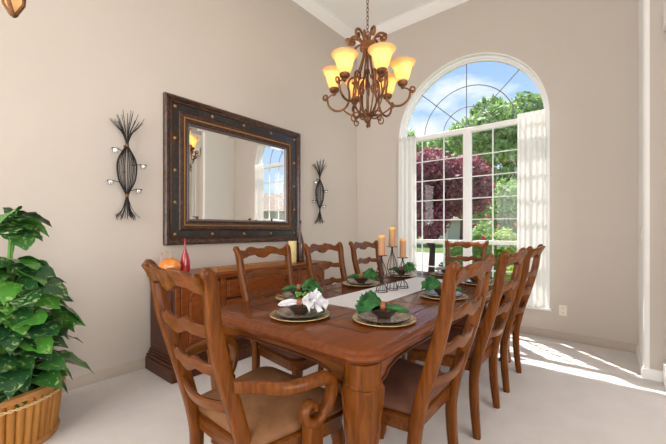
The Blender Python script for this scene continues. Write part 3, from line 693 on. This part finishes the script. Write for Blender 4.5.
spots = [(XRC, 1.50, PI/2, 'ladder back side chair nearest the camera on the right side of the table'),
         (XRC, 2.295, PI/2, 'ladder back side chair in the middle of the right side of the table'),
         (XRC, 3.03, PI/2, 'ladder back side chair furthest along the right side of the table'),
         (XLC, 1.665, -PI/2, 'ladder back side chair on the sideboard side, nearest the armchair'),
         (XLC, 2.36, -PI/2, 'ladder back side chair in the middle of the sideboard side of the table'),
         (XLC, 3.03, -PI/2, 'ladder back side chair on the sideboard side, nearest the window wall corner')]
for i, (x, y, rz, lb) in enumerate(spots):
    o = side if i == 0 else copy_tree(side)
    put(o, x, y, rz, lb, GS)
arm0 = make_chair(True, M['leather'], '')
put(arm0, -1.178, 0.955, math.radians(-2), 'large armchair with scrolled arms and tan seat in front of the camera', 'dining armchairs')
arm1 = copy_tree(arm0)
put(arm1, -1.285, 3.62, math.radians(180), 'armchair at the far head of the table in front of the window', 'dining armchairs')

# ============================================================ table setting
Z0 = TZ
tag(obj('table_runner', MB().rings([[(x, 1.60+(3.05-1.60)*i/30, z) for x, z in ((-1.45, Z0+0.0012), (-1.10, Z0+0.0012), (-1.10, Z0+0.0035), (-1.45, Z0+0.0035))] for i in range(31)]), M['runner'], smooth=False), 'pale grey cloth runner along the middle of the dining table', 'table runner')
def disc(prof, seg=40): return MB().lathe(prof, seg)
charger_p = disc([(0.05, 0.0), (0.10, 0.0), (0.155, 0.010), (0.160, 0.013), (0.158, 0.016), (0.11, 0.006), (0.10, 0.005), (0.002, 0.005)])
plate_p = MB().lathe([(0.05, 0.0), (0.085, 0.0), (0.130, 0.012), (0.134, 0.015), (0.131, 0.018), (0.122, 0.0155)], 40, cap=False).add([], [])
def plate_mesh(r, name, parent=None):
    k = r/0.134
    m = MB().lathe([(0.002, 0.0), (0.08*k, 0.0), (0.128*k, 0.014), (0.134*k, 0.018), (0.132*k, 0.021), (0.124*k, 0.0185)], 40, cap=False, mi=0)
    m.lathe([(0.124*k, 0.0185), (0.088*k, 0.008), (0.08*k, 0.006), (0.002, 0.006)], 40, cap=False, mi=1)
    return m
bowl_m = MB().lathe([(0.002, 0.0), (0.032, 0.0), (0.035, 0.006), (0.055, 0.024), (0.072, 0.044), (0.075, 0.049), (0.072, 0.048), (0.054, 0.027), (0.033, 0.008), (0.002, 0.007)], 36, cap=False)
def napkin(seed, cloth, sprig):
    """cloth drawn through a ring: rolled tail on one side, loose pleated fan on the other"""
    random.seed(seed); mb = MB(); rings = []
    for i in range(17):
        s = -0.125+0.140*i/16; a_ = interp([(-0.125, 0.005), (-0.105, 0.017), (-0.06, 0.025), (-0.02, 0.017), (0.02, 0.014)], s); b_ = a_*0.7
        rings.append([(s, a_*(1+0.22*math.sin(5*f+seed+s*20))*math.cos(f), 0.012-1.1*s*s*(s < 0)+b_*(1+0.22*math.sin(5*f+seed+s*20))*math.sin(f)) for f in [2*PI*j/24 for j in range(24)]])
    mb.rings(rings)
    for layer in range(4):
        np_ = 13+layer; th = 0.0015; top = []; bot = []; R1 = (0.140, 0.125, 0.105, 0.085)[layer]; span = math.radians((62, 55, 48, 40)[layer]); lift = (0.0, 0.16, 0.34, 0.52)[layer]
        yaw_ = random.uniform(-0.2, 0.2); pr = [random.uniform(0.5, 1.5) for _ in range(np_*2+1)]; rr = [random.uniform(0.78, 1.1) for _ in range(np_*2+1)]
        for q in range(np_*2+1):
            ang = yaw_-span+2*span*q/(np_*2); rt_, rb_ = [], []
            for k in range(9):
                t_ = k/8; rad = 0.006+R1*rr[q]*t_; zig = (1 if q % 2 else -1)*0.010*pr[q]*t_
                z = 0.018+(lift+0.12)*rad-1.5*rad*rad*(1+0.3*math.cos(ang*3+seed))+zig+0.008*math.sin(t_*9+q*1.3+seed)*t_
                x = rad*math.cos(ang); y = rad*math.sin(ang)*0.85
                rt_.append((x, y, z+th)); rb_.append((x, y, z-th))
            top.append(rt_); bot.append(rb_)
        mb.rings([a+b[::-1] for a, b in zip(top, bot)])
    return mb
def ring_mesh():
    m = MB(); rr = []
    for i in range(24):
        a_ = 2*PI*i/24; r = 0.021
        rr.append([(x, (r+d)*math.cos(a_), 0.012+(r+d)*math.sin(a_)) for x, d in ((-0.011, -0.001), (0.011, -0.001), (0.012, 0.003), (-0.012, 0.003))])
    return m.rings(rr, loop=True)
sets = [(-1.275, 1.285, 'by the near armchair', M['white_cloth'], 'white', 0.45, 2),
        (-0.885, 1.49, 'nearest seat on the right side', M['green_cloth'], 'green', PI+0.30, 3),
        (-0.885, 2.27, 'middle seat on the right side', M['green_cloth'], 'green', PI+0.35, 4),
        (-0.885, 3.02, 'farthest seat on the right side', M['green_cloth'], 'green', PI+0.2, 5),
        (-1.61, 1.615, 'nearest seat on the sideboard side', M['green_cloth'], 'green', 0.5, 6),
        (-1.615, 2.35, 'middle seat on the sideboard side', M['green_cloth'], 'green', 0.45, 7),
        (-1.615, 3.05, 'farthest seat on the sideboard side', M['green_cloth'], 'green', 0.3, 9),
        (-1.27, 3.37, 'at the head by the window', M['grey_cloth'], 'grey', 0.2, 8)]
ch0 = pl0 = sp0 = bw0 = None
for x, y, where, cl, cn, rz, sd_ in sets:
    if ch0 is None:
        ch0 = obj('charger_plate', charger_p, M['charger'], angle=50); c1 = ch0
        pl0 = obj('dinner_plate', plate_mesh(0.134, 'p'), [M['plate'], M['plate_mid']], angle=50); c2 = pl0
        bw0 = obj('soup_bowl', bowl_m, M['bowl'], angle=50); c4 = bw0
    else:
        c1 = ch0.copy(); c2 = pl0.copy(); c4 = bw0.copy()
        for c in (c1, c2, c4): COL.objects.link(c)
    c1.location = (x, y, Z0+0.0005); c2.location = (x, y, Z0+0.0075); c4.location = (x, y, Z0+0.0145)
    tag(c1, 'gold rimmed charger plate under the plates, '+where, 'plate', 'gold charger plates')
    tag(c2, 'dark glazed dinner plate under the bowl, '+where, 'plate', 'dark dinner plates')
    tag(c4, 'dark brown bowl under the napkin, '+where, 'bowl', 'dark bowls')
    nk = obj('napkin', napkin(sd_, cl, False), cl, angle=60); nk.location = (x, y, Z0+0.061); nk.rotation_euler = (0, 0, rz)
    tag(nk, cn+' napkin gathered in a brown ring, '+where, 'napkin', 'ringed napkins')
    obj('napkin_ring', ring_mesh(), M['ring_leather'], nk)
    if cn == 'white':
        sm = MB(); random.seed(4)
        for k in range(26):
            p = Vector((random.uniform(-0.02, 0.03), random.uniform(-0.02, 0.02), 0.045+random.uniform(0, 0.02))); sm.sphere(p, random.uniform(0.004, 0.009), 6, 4)
        obj('sprig', sm, M['fol_yellow'] if False else M['stem'], nk)
# candle holders and candles
for (x, y, zt, lb, cb) in ((-1.30, 2.155, 1.035, 'left of the trio', 'left'), (-1.285, 2.285, 1.095, 'in the middle of the trio, the tallest', 'middle'), (-1.262, 2.41, 1.005, 'right of the trio, the shortest', 'right')):
    h = zt-Z0-0.004; t = thing('candle_holder', 'black wire cage candle holder %s on the runner' % lb, 'candle holder', (x, y, Z0+0.0037), 0, 'wire candle holders')
    wr = MB()
    for k in range(8):
        a_ = 2*PI*k/8
        pr = [(0.044, 0.004), (0.030, 0.18*h), (0.009, 0.27*h), (0.022, 0.38*h), (0.040, 0.50*h), (0.030, 0.66*h), (0.008, 0.86*h), (0.005, 0.97*h)]
        wr.tube(smooth_path([(r*math.cos(a_), r*math.sin(a_), z) for r, z in pr], 3), 0.0018, 5)
    wr.tube([(0.044*math.cos(2*PI*i/24), 0.044*math.sin(2*PI*i/24), 0.003) for i in range(25)], 0.0025, 5)
    obj('wire_cage', wr, M['iron'], t)
    obj('drip_dish', MB().lathe([(0.006, h-0.02), (0.008, h-0.006), (0.040, h-0.004), (0.042, h), (0.038, h-0.001), (0.002, h-0.001)], 24), M['iron'], t)
    c = thing('candle', 'tan pillar candle on the %s wire holder' % cb, 'candle', (x, y, Z0+0.0037+h), 0, 'tan table candles')
    obj('wax', MB().lathe([(0.024, 0), (0.0245, 0.002), (0.0245, 0.13)], 24, cap=True), M['candle'], c)
    obj('wax_top', MB().lathe([(0.0245, 0.13), (0.0245, 0.144), (0.022, 0.148), (0.016, 0.144), (0.002, 0.142)], 24), M['candle_top'], c)
    obj('wick', MB().tube([(0, 0, 0.142), (0.001, 0, 0.155)], 0.001, 5), M['slot'], c)

# ============================================================ chandelier
CX, CY = -1.522, 2.306
ch = thing('chandelier', 'six light wrought bronze chandelier with amber bell shades over the table', 'chandelier', (CX, CY, 0))
cb = MB().lathe([(0.002, 2.045), (0.010, 2.055), (0.014, 2.068), (0.006, 2.08), (0.022, 2.095), (0.030, 2.115), (0.034, 2.13), (0.018, 2.15), (0.012, 2.17), (0.010, 2.35), (0.018, 2.37), (0.022, 2.39), (0.018, 2.41), (0.010, 2.43), (0.010, 2.66), (0.045, 2.68), (0.058, 2.69), (0.058, 2.735), (0.04, 2.74), (0.012, 2.75), (0.008, 2.79), (0.010, 2.80)], 20)
obj('central_column', cb, M['bronze'], ch)
cn = MB(); zc_ = 2.80; i = 0
cn.tube([(0.014*math.cos(2*PI*j/16), 0, 2.815+0.016*math.sin(2*PI*j/16)) for j in range(17)], 0.003, 6)
while zc_ < ZC-0.06:
    zc_ += 0.034; i += 1; L = 0.014; a_ = (PI/2)*(i % 2)
    pts = []
    for j in range(13):
        f = 2*PI*j/12; pts.append((0.009*math.cos(f)*math.cos(a_), 0.009*math.cos(f)*math.sin(a_), zc_+0.022*math.sin(f)))
    cn.tube(pts, 0.0028, 5)
obj('chain', cn, M['bronze'], ch)
obj('ceiling_canopy', MB().lathe([(0.008, ZC-0.06), (0.03, ZC-0.045), (0.06, ZC-0.02), (0.065, ZC)], 24), M['bronze'], ch)
a0 = math.radians(16)
for k in range(6):
    a_ = a0+k*PI/3
    dv = -FW*math.cos(a_)+RT*math.sin(a_)
    def P(r, z): return (dv.x*r, dv.y*r, z)
    def PT(pts, n=6): return smooth_path([P(r, z) for r, z in pts], n)
    am = MB().tube(PT([(0.352, 2.300), (0.370, 2.310), (0.372, 2.332), (0.356, 2.345), (0.340, 2.338), (0.338, 2.31), (0.325, 2.255), (0.285, 2.215), (0.235, 2.205), (0.185, 2.225), (0.155, 2.275), (0.150, 2.34), (0.160, 2.40), (0.150, 2.450), (0.120, 2.468), (0.095, 2.452), (0.092, 2.422), (0.112, 2.410), (0.122, 2.425)]), [0.006+0.0035*math.sin(PI*i/108) for i in range(109)], 7)
    am.sphere(P(0.354, 2.308), 0.013, 8, 6).sphere(P(0.120, 2.425), 0.011, 8, 6)
    am.tube(PT([(0.205, 2.213), (0.15, 2.17), (0.09, 2.145), (0.02, 2.14)]), 0.0065, 7)
    am.tube(PT([(0.335, 2.315), (0.315, 2.335), (0.285, 2.345)], 4), 0.006, 6)
    arm = obj('arm', am, M['bronze'], ch)
    rb = MB().tube(PT([(0.030, 2.125), (0.085, 2.20), (0.118, 2.30), (0.105, 2.42), (0.065, 2.54), (0.035, 2.64), (0.036, 2.71)]), 0.0065, 7)
    a2 = a_+PI/6; dv2 = -FW*math.cos(a2)+RT*math.sin(a2)
    Q = lambda r, z: (dv2.x*r, dv2.y*r, z)
    rb.tube(smooth_path([Q(0.025, 2.14), Q(0.05, 2.16), Q(0.09, 2.165), Q(0.125, 2.15), Q(0.14, 2.12), Q(0.13, 2.095), Q(0.105, 2.092), Q(0.095, 2.112), Q(0.11, 2.125)], 5), 0.0055, 6).sphere(Q(0.11, 2.122), 0.010, 8, 6)
    rb.tube(smooth_path([Q(0.012, 2.52), Q(0.03, 2.46), Q(0.07, 2.43), Q(0.09, 2.38), Q(0.075, 2.335), Q(0.045, 2.335), Q(0.035, 2.365), Q(0.05, 2.385)], 5), 0.005, 6)
    obj('cage_rib', rb, M['bronze'], ch)
    cs = MB().tube(PT([(0.040, 2.71), (0.055, 2.765), (0.090, 2.80), (0.130, 2.795), (0.148, 2.765), (0.135, 2.738), (0.110, 2.745), (0.112, 2.765)], 5), 0.0105, 7).sphere(P(0.114, 2.760), 0.016, 8, 6)
    cs.tube(smooth_path([Q(0.036, 2.715), Q(0.085, 2.750), Q(0.135, 2.735), Q(0.150, 2.70), Q(0.175, 2.702), Q(0.180, 2.735), Q(0.156, 2.742)], 5), 0.009, 7).sphere(Q(0.162, 2.736), 0.013, 8, 6)
    obj('crown_scroll', cs, M['bronze'], ch)
    c = P(0.278, 0)
    cup = obj('shade_cup', MB().lathe([(0.006, 2.335), (0.014, 2.342), (0.014, 2.355), (0.026, 2.360), (0.038, 2.372), (0.041, 2.388), (0.037, 2.396), (0.030, 2.398)], 18, c), M['bronze'], arm)
    obj('glass_shade', MB().lathe([(0.028, 2.394), (0.040, 2.402), (0.051, 2.420), (0.058, 2.446), (0.064, 2.474), (0.074, 2.502), (0.089, 2.524), (0.102, 2.536), (0.1035, 2.540), (0.100, 2.539), (0.086, 2.527), (0.071, 2.504), (0.061, 2.475), (0.055, 2.447), (0.048, 2.422), (0.037, 2.406), (0.026, 2.399)], 28, c, cap=False), M['shade'], ch)
    bl = obj('bulb', MB().lathe([(0.008, 2.396), (0.012, 2.408), (0.020, 2.428), (0.022, 2.444), (0.017, 2.460), (0.007, 2.468)], 14, c), M['bulb'], ch)
    pl_ = lamp('chandelier_light', 'POINT', (c[0], c[1], 2.50), 0.8, (1.0, 0.78, 0.50), shadow_soft_size=0.02); pl_.parent = ch

# ============================================================ lantern pendant, upper left
la = thing('lantern_pendant', 'bronze lantern pendant with amber glass at the top left', 'pendant lamp', (-2.075, 0.272, 0))
LZ = 2.18
def lring(r, z, off=0.95): return [(r*math.cos(off+2*PI*j/4), r*math.sin(off+2*PI*j/4), z) for j in range(4)]
obj('glass_body', MB().rings([lring(0.010, LZ+0.012), lring(0.036, LZ+0.055), lring(0.048, LZ+0.24)]), M['shade'], la, smooth=False)
for j in range(4):
    rbm = MB(); pts = [lring(0.008, LZ+0.006)[j], lring(0.037, LZ+0.053)[j], lring(0.050, LZ+0.242)[j]]
    rbm.tube(pts, 0.008, 6); obj('rib', rbm, M['bronze'], la)
obj('bottom_finial', MB().lathe([(0.003, LZ-0.006), (0.010, LZ-0.001), (0.016, LZ+0.006), (0.014, LZ+0.014)], 12), M['bronze'], la)
obj('roof_cap', MB().rings([lring(0.085, LZ+0.24), lring(0.08, LZ+0.255), lring(0.04, LZ+0.31), lring(0.012, LZ+0.37)]), M['bronze'], la, smooth=False)
cn = MB(); z = LZ+0.37
i = 0
while z < ZC-0.05:
    pts = [(0.010*math.cos(2*PI*j/12)*math.cos(PI/2*(i % 2)), 0.010*math.cos(2*PI*j/12)*math.sin(PI/2*(i % 2)), z+0.024*math.sin(2*PI*j/12)) for j in range(13)]
    cn.tube(pts, 0.003, 5); z += 0.037; i += 1
obj('chain', cn, M['bronze'], la)
obj('ceiling_canopy', MB().lathe([(0.008, ZC-0.05), (0.06, ZC-0.02), (0.065, ZC)], 24), M['bronze'], la)
obj('bulb', MB().sphere((0, 0, LZ+0.14), 0.022), M['bulb'], la)
q = lamp('lantern_light', 'POINT', (0, 0, LZ+0.19), 0.9, (1.0, 0.70, 0.35), shadow_soft_size=0.03); q.parent = la

# ============================================================ potted plant
PX, PY = -2.735, 0.29
pp = thing('potted_plant', 'bushy variegated green plant in a round bamboo slat basket at the left', 'potted plant', (PX, PY, 0))
RB, RTp, PH = 0.255, 0.295, 0.33
bk = MB(); ns = 44
for k in range(ns):
    a_ = 2*PI*(k+0.5)/ns; rr = []
    for z, f in ((0.01, 0), (PH*0.5, 0.5), (PH, 1)):
        r = RB+(RTp-RB)*f; hw = PI*r/ns*0.96; row = []
        for j in range(7):
            q_ = PI*j/6; row.append((a_, r-0.004+0.016*math.sin(q_), hw*math.cos(q_), z))
        rr.append([(rad*math.cos(a_)-lat*math.sin(a_), rad*math.sin(a_)+lat*math.cos(a_), z) for a_, rad, lat, z in row])
    bk.rings(rr)
bk.lathe([(RB-0.01, 0.0), (RB-0.006, 0.01), (RTp-0.006, PH), (RTp-0.02, PH), (RB-0.02, 0.02), (0.01, 0.02)], 60, cap=True)
pot = obj('basket', bk, M['bamboo'], pp, angle=60)
obj('basket_band', MB().rings([[((r)*math.cos(2*PI*j/60), (r)*math.sin(2*PI*j/60), z) for r, z in ((RTp+0.004, PH-0.035), (RTp+0.014, PH-0.03), (RTp+0.016, PH), (RTp-0.01, PH+0.006), (RTp-0.02, PH))] for j in range(60)], loop=True), M['bamboo_band'], pot)
obj('basket_base_ring', MB().rings([[((r)*math.cos(2*PI*j/60), (r)*math.sin(2*PI*j/60), z) for r, z in ((RB, 0.0), (RB+0.022, 0.002), (RB+0.026, 0.022), (RB+0.012, 0.034), (RB, 0.03))] for j in range(60)], loop=True), M['bamboo_band'], pot)
lc = []
for j in range(181):
    a_ = 2*PI*j/180; lc.append(((RTp+0.014)*math.cos(a_), (RTp+0.014)*math.sin(a_), PH-0.06+0.006*math.sin(a_*30)))
obj('raffia_lacing', MB().tube(lc, 0.0035, 5).tube([((RTp+0.013)*math.cos(2*PI*j/180), (RTp+0.013)*math.sin(2*PI*j/180), PH-0.06-0.006*math.sin(2*PI*j/180*30)) for j in range(181)], 0.0035, 5), M['raffia'], pot)
obj('moss_soil', MB().lathe([(RTp-0.02, PH-0.04), (RTp-0.10, PH-0.01), (0.1, PH+0.01), (0.01, PH+0.012)], 40), M['soil'], pp)
random.seed(11)
leafV, leafF, leafT = [], [], []
def leaf(base, dirv, L, W, droop, tint, twist):
    """heart-shaped leaf blade from base along dirv"""
    d = Vector(dirv).normalized(); sd_ = d.cross(Vector((0, 0, 1)))
    if sd_.length < 0.01: sd_ = Vector((1, 0, 0))
    sd_.normalize(); up = sd_.cross(d).normalized()
    rt = Matrix.Rotation(twist, 3, d); sd_ = rt @ sd_; up = rt @ up
    o = len(leafV); n = 9
    for i in range(n+1):
        u = i/n
        wv = W*interp([(0, 0.45), (0.08, 0.84), (0.22, 1.0), (0.5, 0.92), (0.75, 0.62), (0.92, 0.24), (1, 0.0)], u)
        back = -0.10*L if u < 0.05 else 0
        c = Vector(base)+d*(L*u)-Vector((0, 0, 1))*(droop*L*u*u)
        for q_ in (-1, -0.5, 0, 0.5, 1):
            wob = 0.06*W*math.sin(u*14+q_*3+L*90)
            leafV.append(c+sd_*(wv*q_)+up*(0.22*wv*abs(q_)-0.10*wv*q_*q_+wob*abs(q_))+d*(back*abs(q_)))
            leafT.append(tint)
    for i in range(n):
        for j in range(4):
            a = o+i*5+j; leafF.append((a, a+1, a+6, a+5))
stem = MB()
center = Vector((0.02, 0.02, 0))
def clampx(p):
    lim = XL-PX+0.05
    if p.x < lim: p.x = lim+random.uniform(0, 0.02)
    return p
stalks = []
for k in range(9):
    a_ = 2*PI*k/9+random.uniform(-0.3, 0.3); b0 = Vector((0.10*math.cos(a_), 0.10*math.sin(a_), PH)); hh = random.uniform(0.35, 0.78)
    tp_ = Vector((0.04+0.16*math.cos(a_), 0.03+0.14*math.sin(a_), PH+hh)); stem.tube(smooth_path([b0, (b0+tp_)/2+Vector((0.03, 0, 0.02)), tp_], 5), 0.008, 6)
stem.tube(smooth_path([(0.02, 0, PH), (0.03, 0.03, 0.8), (0.055, 0.045, 1.10), (0.06, 0.05, 1.30)], 6), 0.010, 7)
n_leaves = 185
for k in range(n_leaves):
    z = PH+0.0+(1.0)*((k+0.5)/n_leaves)**1.2
    f = (z-PH)/0.98
    R_ = interp([(0, 0.28), (0.10, 0.35), (0.25, 0.37), (0.45, 0.27), (0.62, 0.16), (0.74, 0.08), (0.78, 0.02), (0.86, 0.02), (0.92, 0.05), (1.1, 0.05)], f)
    a_ = k*2.39996+random.uniform(-0.3, 0.3); rad = R_*random.uniform(0.30, 1.0)*0.68
    cx_ = 0.02+0.06*f; cy_ = 0.02+0.05*f
    L = random.uniform(0.14, 0.215)*(0.75 if f > 0.7 else 1.0)
    if 0.75 < f < 0.89: continue
    base_ = Vector((cx_+rad*math.cos(a_), cy_+rad*math.sin(a_), z+random.uniform(-0.02, 0.02)))
    dr = Vector((math.cos(a_), math.sin(a_), random.uniform(-0.35, 0.35)))
    if PX+base_.x+dr.x*L < XL+0.03 or base_.x < XL-PX+0.04:
        dr.x = abs(dr.x)*0.3; base_.x = max(base_.x, XL-PX+0.09)
        dr.y = math.copysign(0.9, dr.y if abs(dr.y) > 0.05 else 1)
    leaf(base_, dr, L, L*random.uniform(0.40, 0.52), random.uniform(0.1, 0.8), random.random()**2.8, random.uniform(-0.5, 0.5))
    if k % 2 == 0:
        s0 = Vector((cx_*0.8, cy_*0.8, max(PH, z-0.16))); stem.tube(smooth_path([s0, (s0+base_)/2+Vector((0, 0, 0.03)), base_], 3), 0.0032, 5)
obj('stems', stem, M['stem'], pp)
me = bpy.data.meshes.new('foliage'); me.from_pydata([tuple(v) for v in leafV], [], leafF); me.materials.append(M['leaf'])
at = me.attributes.new('tint', 'FLOAT', 'POINT'); at.data.foreach_set('value', leafT)
for p in me.polygons: p.use_smooth = True
fo = bpy.data.objects.new('foliage', me); link(fo, pp)

# ============================================================ outdoors
struct('ground', MB().box(-70, 70, YB+0.2, 110, -0.6, -0.25), M['grass'], smooth=False)
struct('ground_driveway', MB().prism([(-16, 9.2), (-2.6, 8.6), (-1.5, 13.2), (14, 14.2), (16, 21.5), (-18, 20.5)], 'z', -0.25, -0.235), M['concrete'], smooth=False)
struct('sun_cut_eave', MB().box(-4.2, XR+0.8, YB+0.16, YB+0.42, 3.98, 4.2), M['trim'], smooth=False)  # unseen overhang, added and sized to cut the sun patch on the carpet
def leaf_cloud(name, parent, m, blobs, n, size, seed):
    random.seed(seed); V, F, T = [], [], []
    tot = sum(b[3]*b[4]*b[5] for b in blobs)
    for (cx, cy, cz, rx, ry, rz_) in blobs:
        bt = random.uniform(-0.12, 0.12)
        for k in range(int(n*rx*ry*rz_/tot)):
            while True:
                p = Vector((random.uniform(-1, 1), random.uniform(-1, 1), random.uniform(-1, 1)))
                if 0.45 < p.length < 1: break
            c = Vector((cx+p.x*rx, cy+p.y*ry, cz+p.z*rz_)); s_ = size*random.uniform(0.6, 1.3)
            a = Vector((random.gauss(0, 1), random.gauss(0, 1), random.gauss(0, 1))).normalized(); b = a.orthogonal().normalized()
            o = len(V); V += [c-a*s_, c+b*s_*0.45+a*s_*0.1, c+a*s_, c-b*s_*0.45+a*s_*0.1]; F.append((o, o+1, o+2, o+3))
            T += [min(1, max(0, random.random()*0.8+0.1+bt))]*4
    me = bpy.data.meshes.new(name); me.from_pydata([tuple(v) for v in V], [], F); me.materials.append(m)
    at = me.attributes.new('tint', 'FLOAT', 'POINT'); at.data.foreach_set('value', T)
    o = bpy.data.objects.new(name, me); link(o, parent); return o
def at_px(px, k):
    d = FW+RT*((px-333)/FPX); return d.x*k, d.y*k
def tree(px, k, ztop, zbot, R, m, label, n, size, seed, cat='tree'):
    x, y = at_px(px, k); t = thing('tree', label, cat, (x, y, -0.25)); random.seed(seed)
    tr = MB().tube([(0, 0, 0), (0.05, 0, zbot*0.8+0.3), (0.0, 0.05, (zbot+ztop)/2+0.2)], [0.02*ztop+0.04, 0.016*ztop+0.03, 0.03], 8)
    for j in range(7):
        a = 2*PI*j/7; tr.tube([(0, 0, zbot*0.7+0.4), (R*0.35*math.cos(a), R*0.35*math.sin(a), zbot+0.4*(ztop-zbot)), (R*0.7*math.cos(a), R*0.7*math.sin(a), zbot+0.7*(ztop-zbot))], [0.05, 0.035, 0.012], 6)
    obj('trunk', tr, M['bark'], t)
    bl = []; zc = (ztop+zbot)/2+0.25; hz = (ztop-zbot)/2
    for j in range(26):
        a = random.uniform(0, 2*PI); ph = random.uniform(-1, 1); rr = math.sqrt(max(0, 1-ph*ph*0.85))*R*random.uniform(0.35, 0.82)
        br = R*random.uniform(0.22, 0.38); bl.append((rr*math.cos(a), rr*math.sin(a), zc+ph*(hz-br*0.8), br, br, br*0.8))
    leaf_cloud('crown', t, m, bl, n, size, seed+1); return t
tree(505, 17, 8.3, 1.2, 3.1, M['fol_green'], 'tall green leafy tree outside behind the right half of the window', 20000, 0.16, 21)
tree(462, 27, 9.6, 2.2, 3.0, M['fol_green'], 'green tree outside just left of the tallest one, behind the burgundy tree', 11000, 0.19, 31)
tree(402, 36, 12.0, 1.5, 4.6, M['fol_light'], 'light green tree outside at the far left of the window', 14000, 0.24, 41)
tree(575, 26, 8.0, 1.0, 4.0, M['fol_green'], 'green tree outside beyond the right edge of the window', 12000, 0.19, 45)
tree(431, 10.5, 3.7, 0.75, 1.85, M['fol_red'], 'burgundy leaved plum tree outside the window', 17000, 0.085, 51)
def bush(px, k, h, R, m, label, n, size, seed, blooms=None):
    x, y = at_px(px, k); t = thing('shrub', label, 'shrub', (x, y, -0.25)); random.seed(seed)
    bl = [(R*random.uniform(-0.5, 0.5), R*random.uniform(-0.5, 0.5), h*random.uniform(0.25, 0.75), R*0.55, R*0.55, h*0.26) for _ in range(9)]
    leaf_cloud('leaves', t, m, bl, n, size, seed)
    obj('stems', MB().tube([(0, 0, 0), (0.05, 0, h*0.6)], 0.02, 5).tube([(0, 0, 0), (-0.1, 0.05, h*0.6)], 0.02, 5), M['bark'], t)
    if blooms:
        bm_ = MB()
        for _ in range(blooms[1]):
            a = random.uniform(0, 2*PI); p = Vector((R*0.8*math.cos(a), R*0.8*math.sin(a), h*random.uniform(0.55, 1.05))); bm_.sphere(p, random.uniform(0.03, 0.055), 7, 5)
        obj('blossoms', bm_, blooms[0], t)
    return t
bush(478, 7.6, 1.75, 0.35, M['fol_green'], 'rose bush with crimson blooms outside the window beside the mullion', 2500, 0.05, 61, (M['petal_red'], 14))
bush(497, 8.2, 1.55, 0.5, M['fol_yellow'], 'yellow green bush with orange blooms outside the right window half', 3500, 0.055, 62, (M['petal_orange'], 16))
bush(513, 9.4, 1.25, 0.55, M['fol_light'], 'rounded light green shrub outside at the right edge of the window', 3500, 0.05, 63)
bush(456, 9.0, 1.15, 0.42, M['fol_light'], 'small clipped green shrub under the burgundy tree outside', 3000, 0.04, 64)
bush(480, 6.4, 0.75, 0.24, M['fol_yellow'], 'low yellow green border plant outside under the window', 3500, 0.045, 65)
bush(510, 6.6, 0.8, 0.26, M['fol_yellow'], 'low leafy border plant outside under the right end of the window', 3500, 0.045, 66)
bush(514, 12.5, 3.4, 1.0, M['fol_green'], 'tall dark green shrub outside behind the flowering bushes', 6000, 0.09, 67)
def house(px, k, wx, wy, h, rz, label):
    x, y = at_px(px, k) if px is not None else k
    t = thing('house', label, 'house', (x, y, -0.25), rz)
    obj('walls', MB().box(-wx, wx, -wy, wy, 0, h), M['stucco'], t, smooth=False)
    obj('roof', MB().rings([[(-wx-0.6, -wy-0.6, h), (wx+0.6, -wy-0.6, h), (wx+0.6, wy+0.6, h), (-wx-0.6, wy+0.6, h)], [(-wx*0.5, -0.05, h+1.7), (wx*0.5, -0.05, h+1.7), (wx*0.5, 0.05, h+1.7), (-wx*0.5, 0.05, h+1.7)]]), M['shingle'], t, smooth=False)
    for xx in (-wx*0.5, wx*0.4): obj('window', MB().box(xx-0.7, xx+0.7, -wy-0.03, -wy+0.02, 0.9, 2.1), M['house_glass'], t, smooth=False)
    return t
house(496, 44, 7, 4, 2.6, YAW-0.1, 'single storey stucco house with brown roof across the street')
house(None, (13.5, 18.5), 5, 4, 2.7, -0.5, 'pale neighbouring house with brown roof, seen in the mirror')
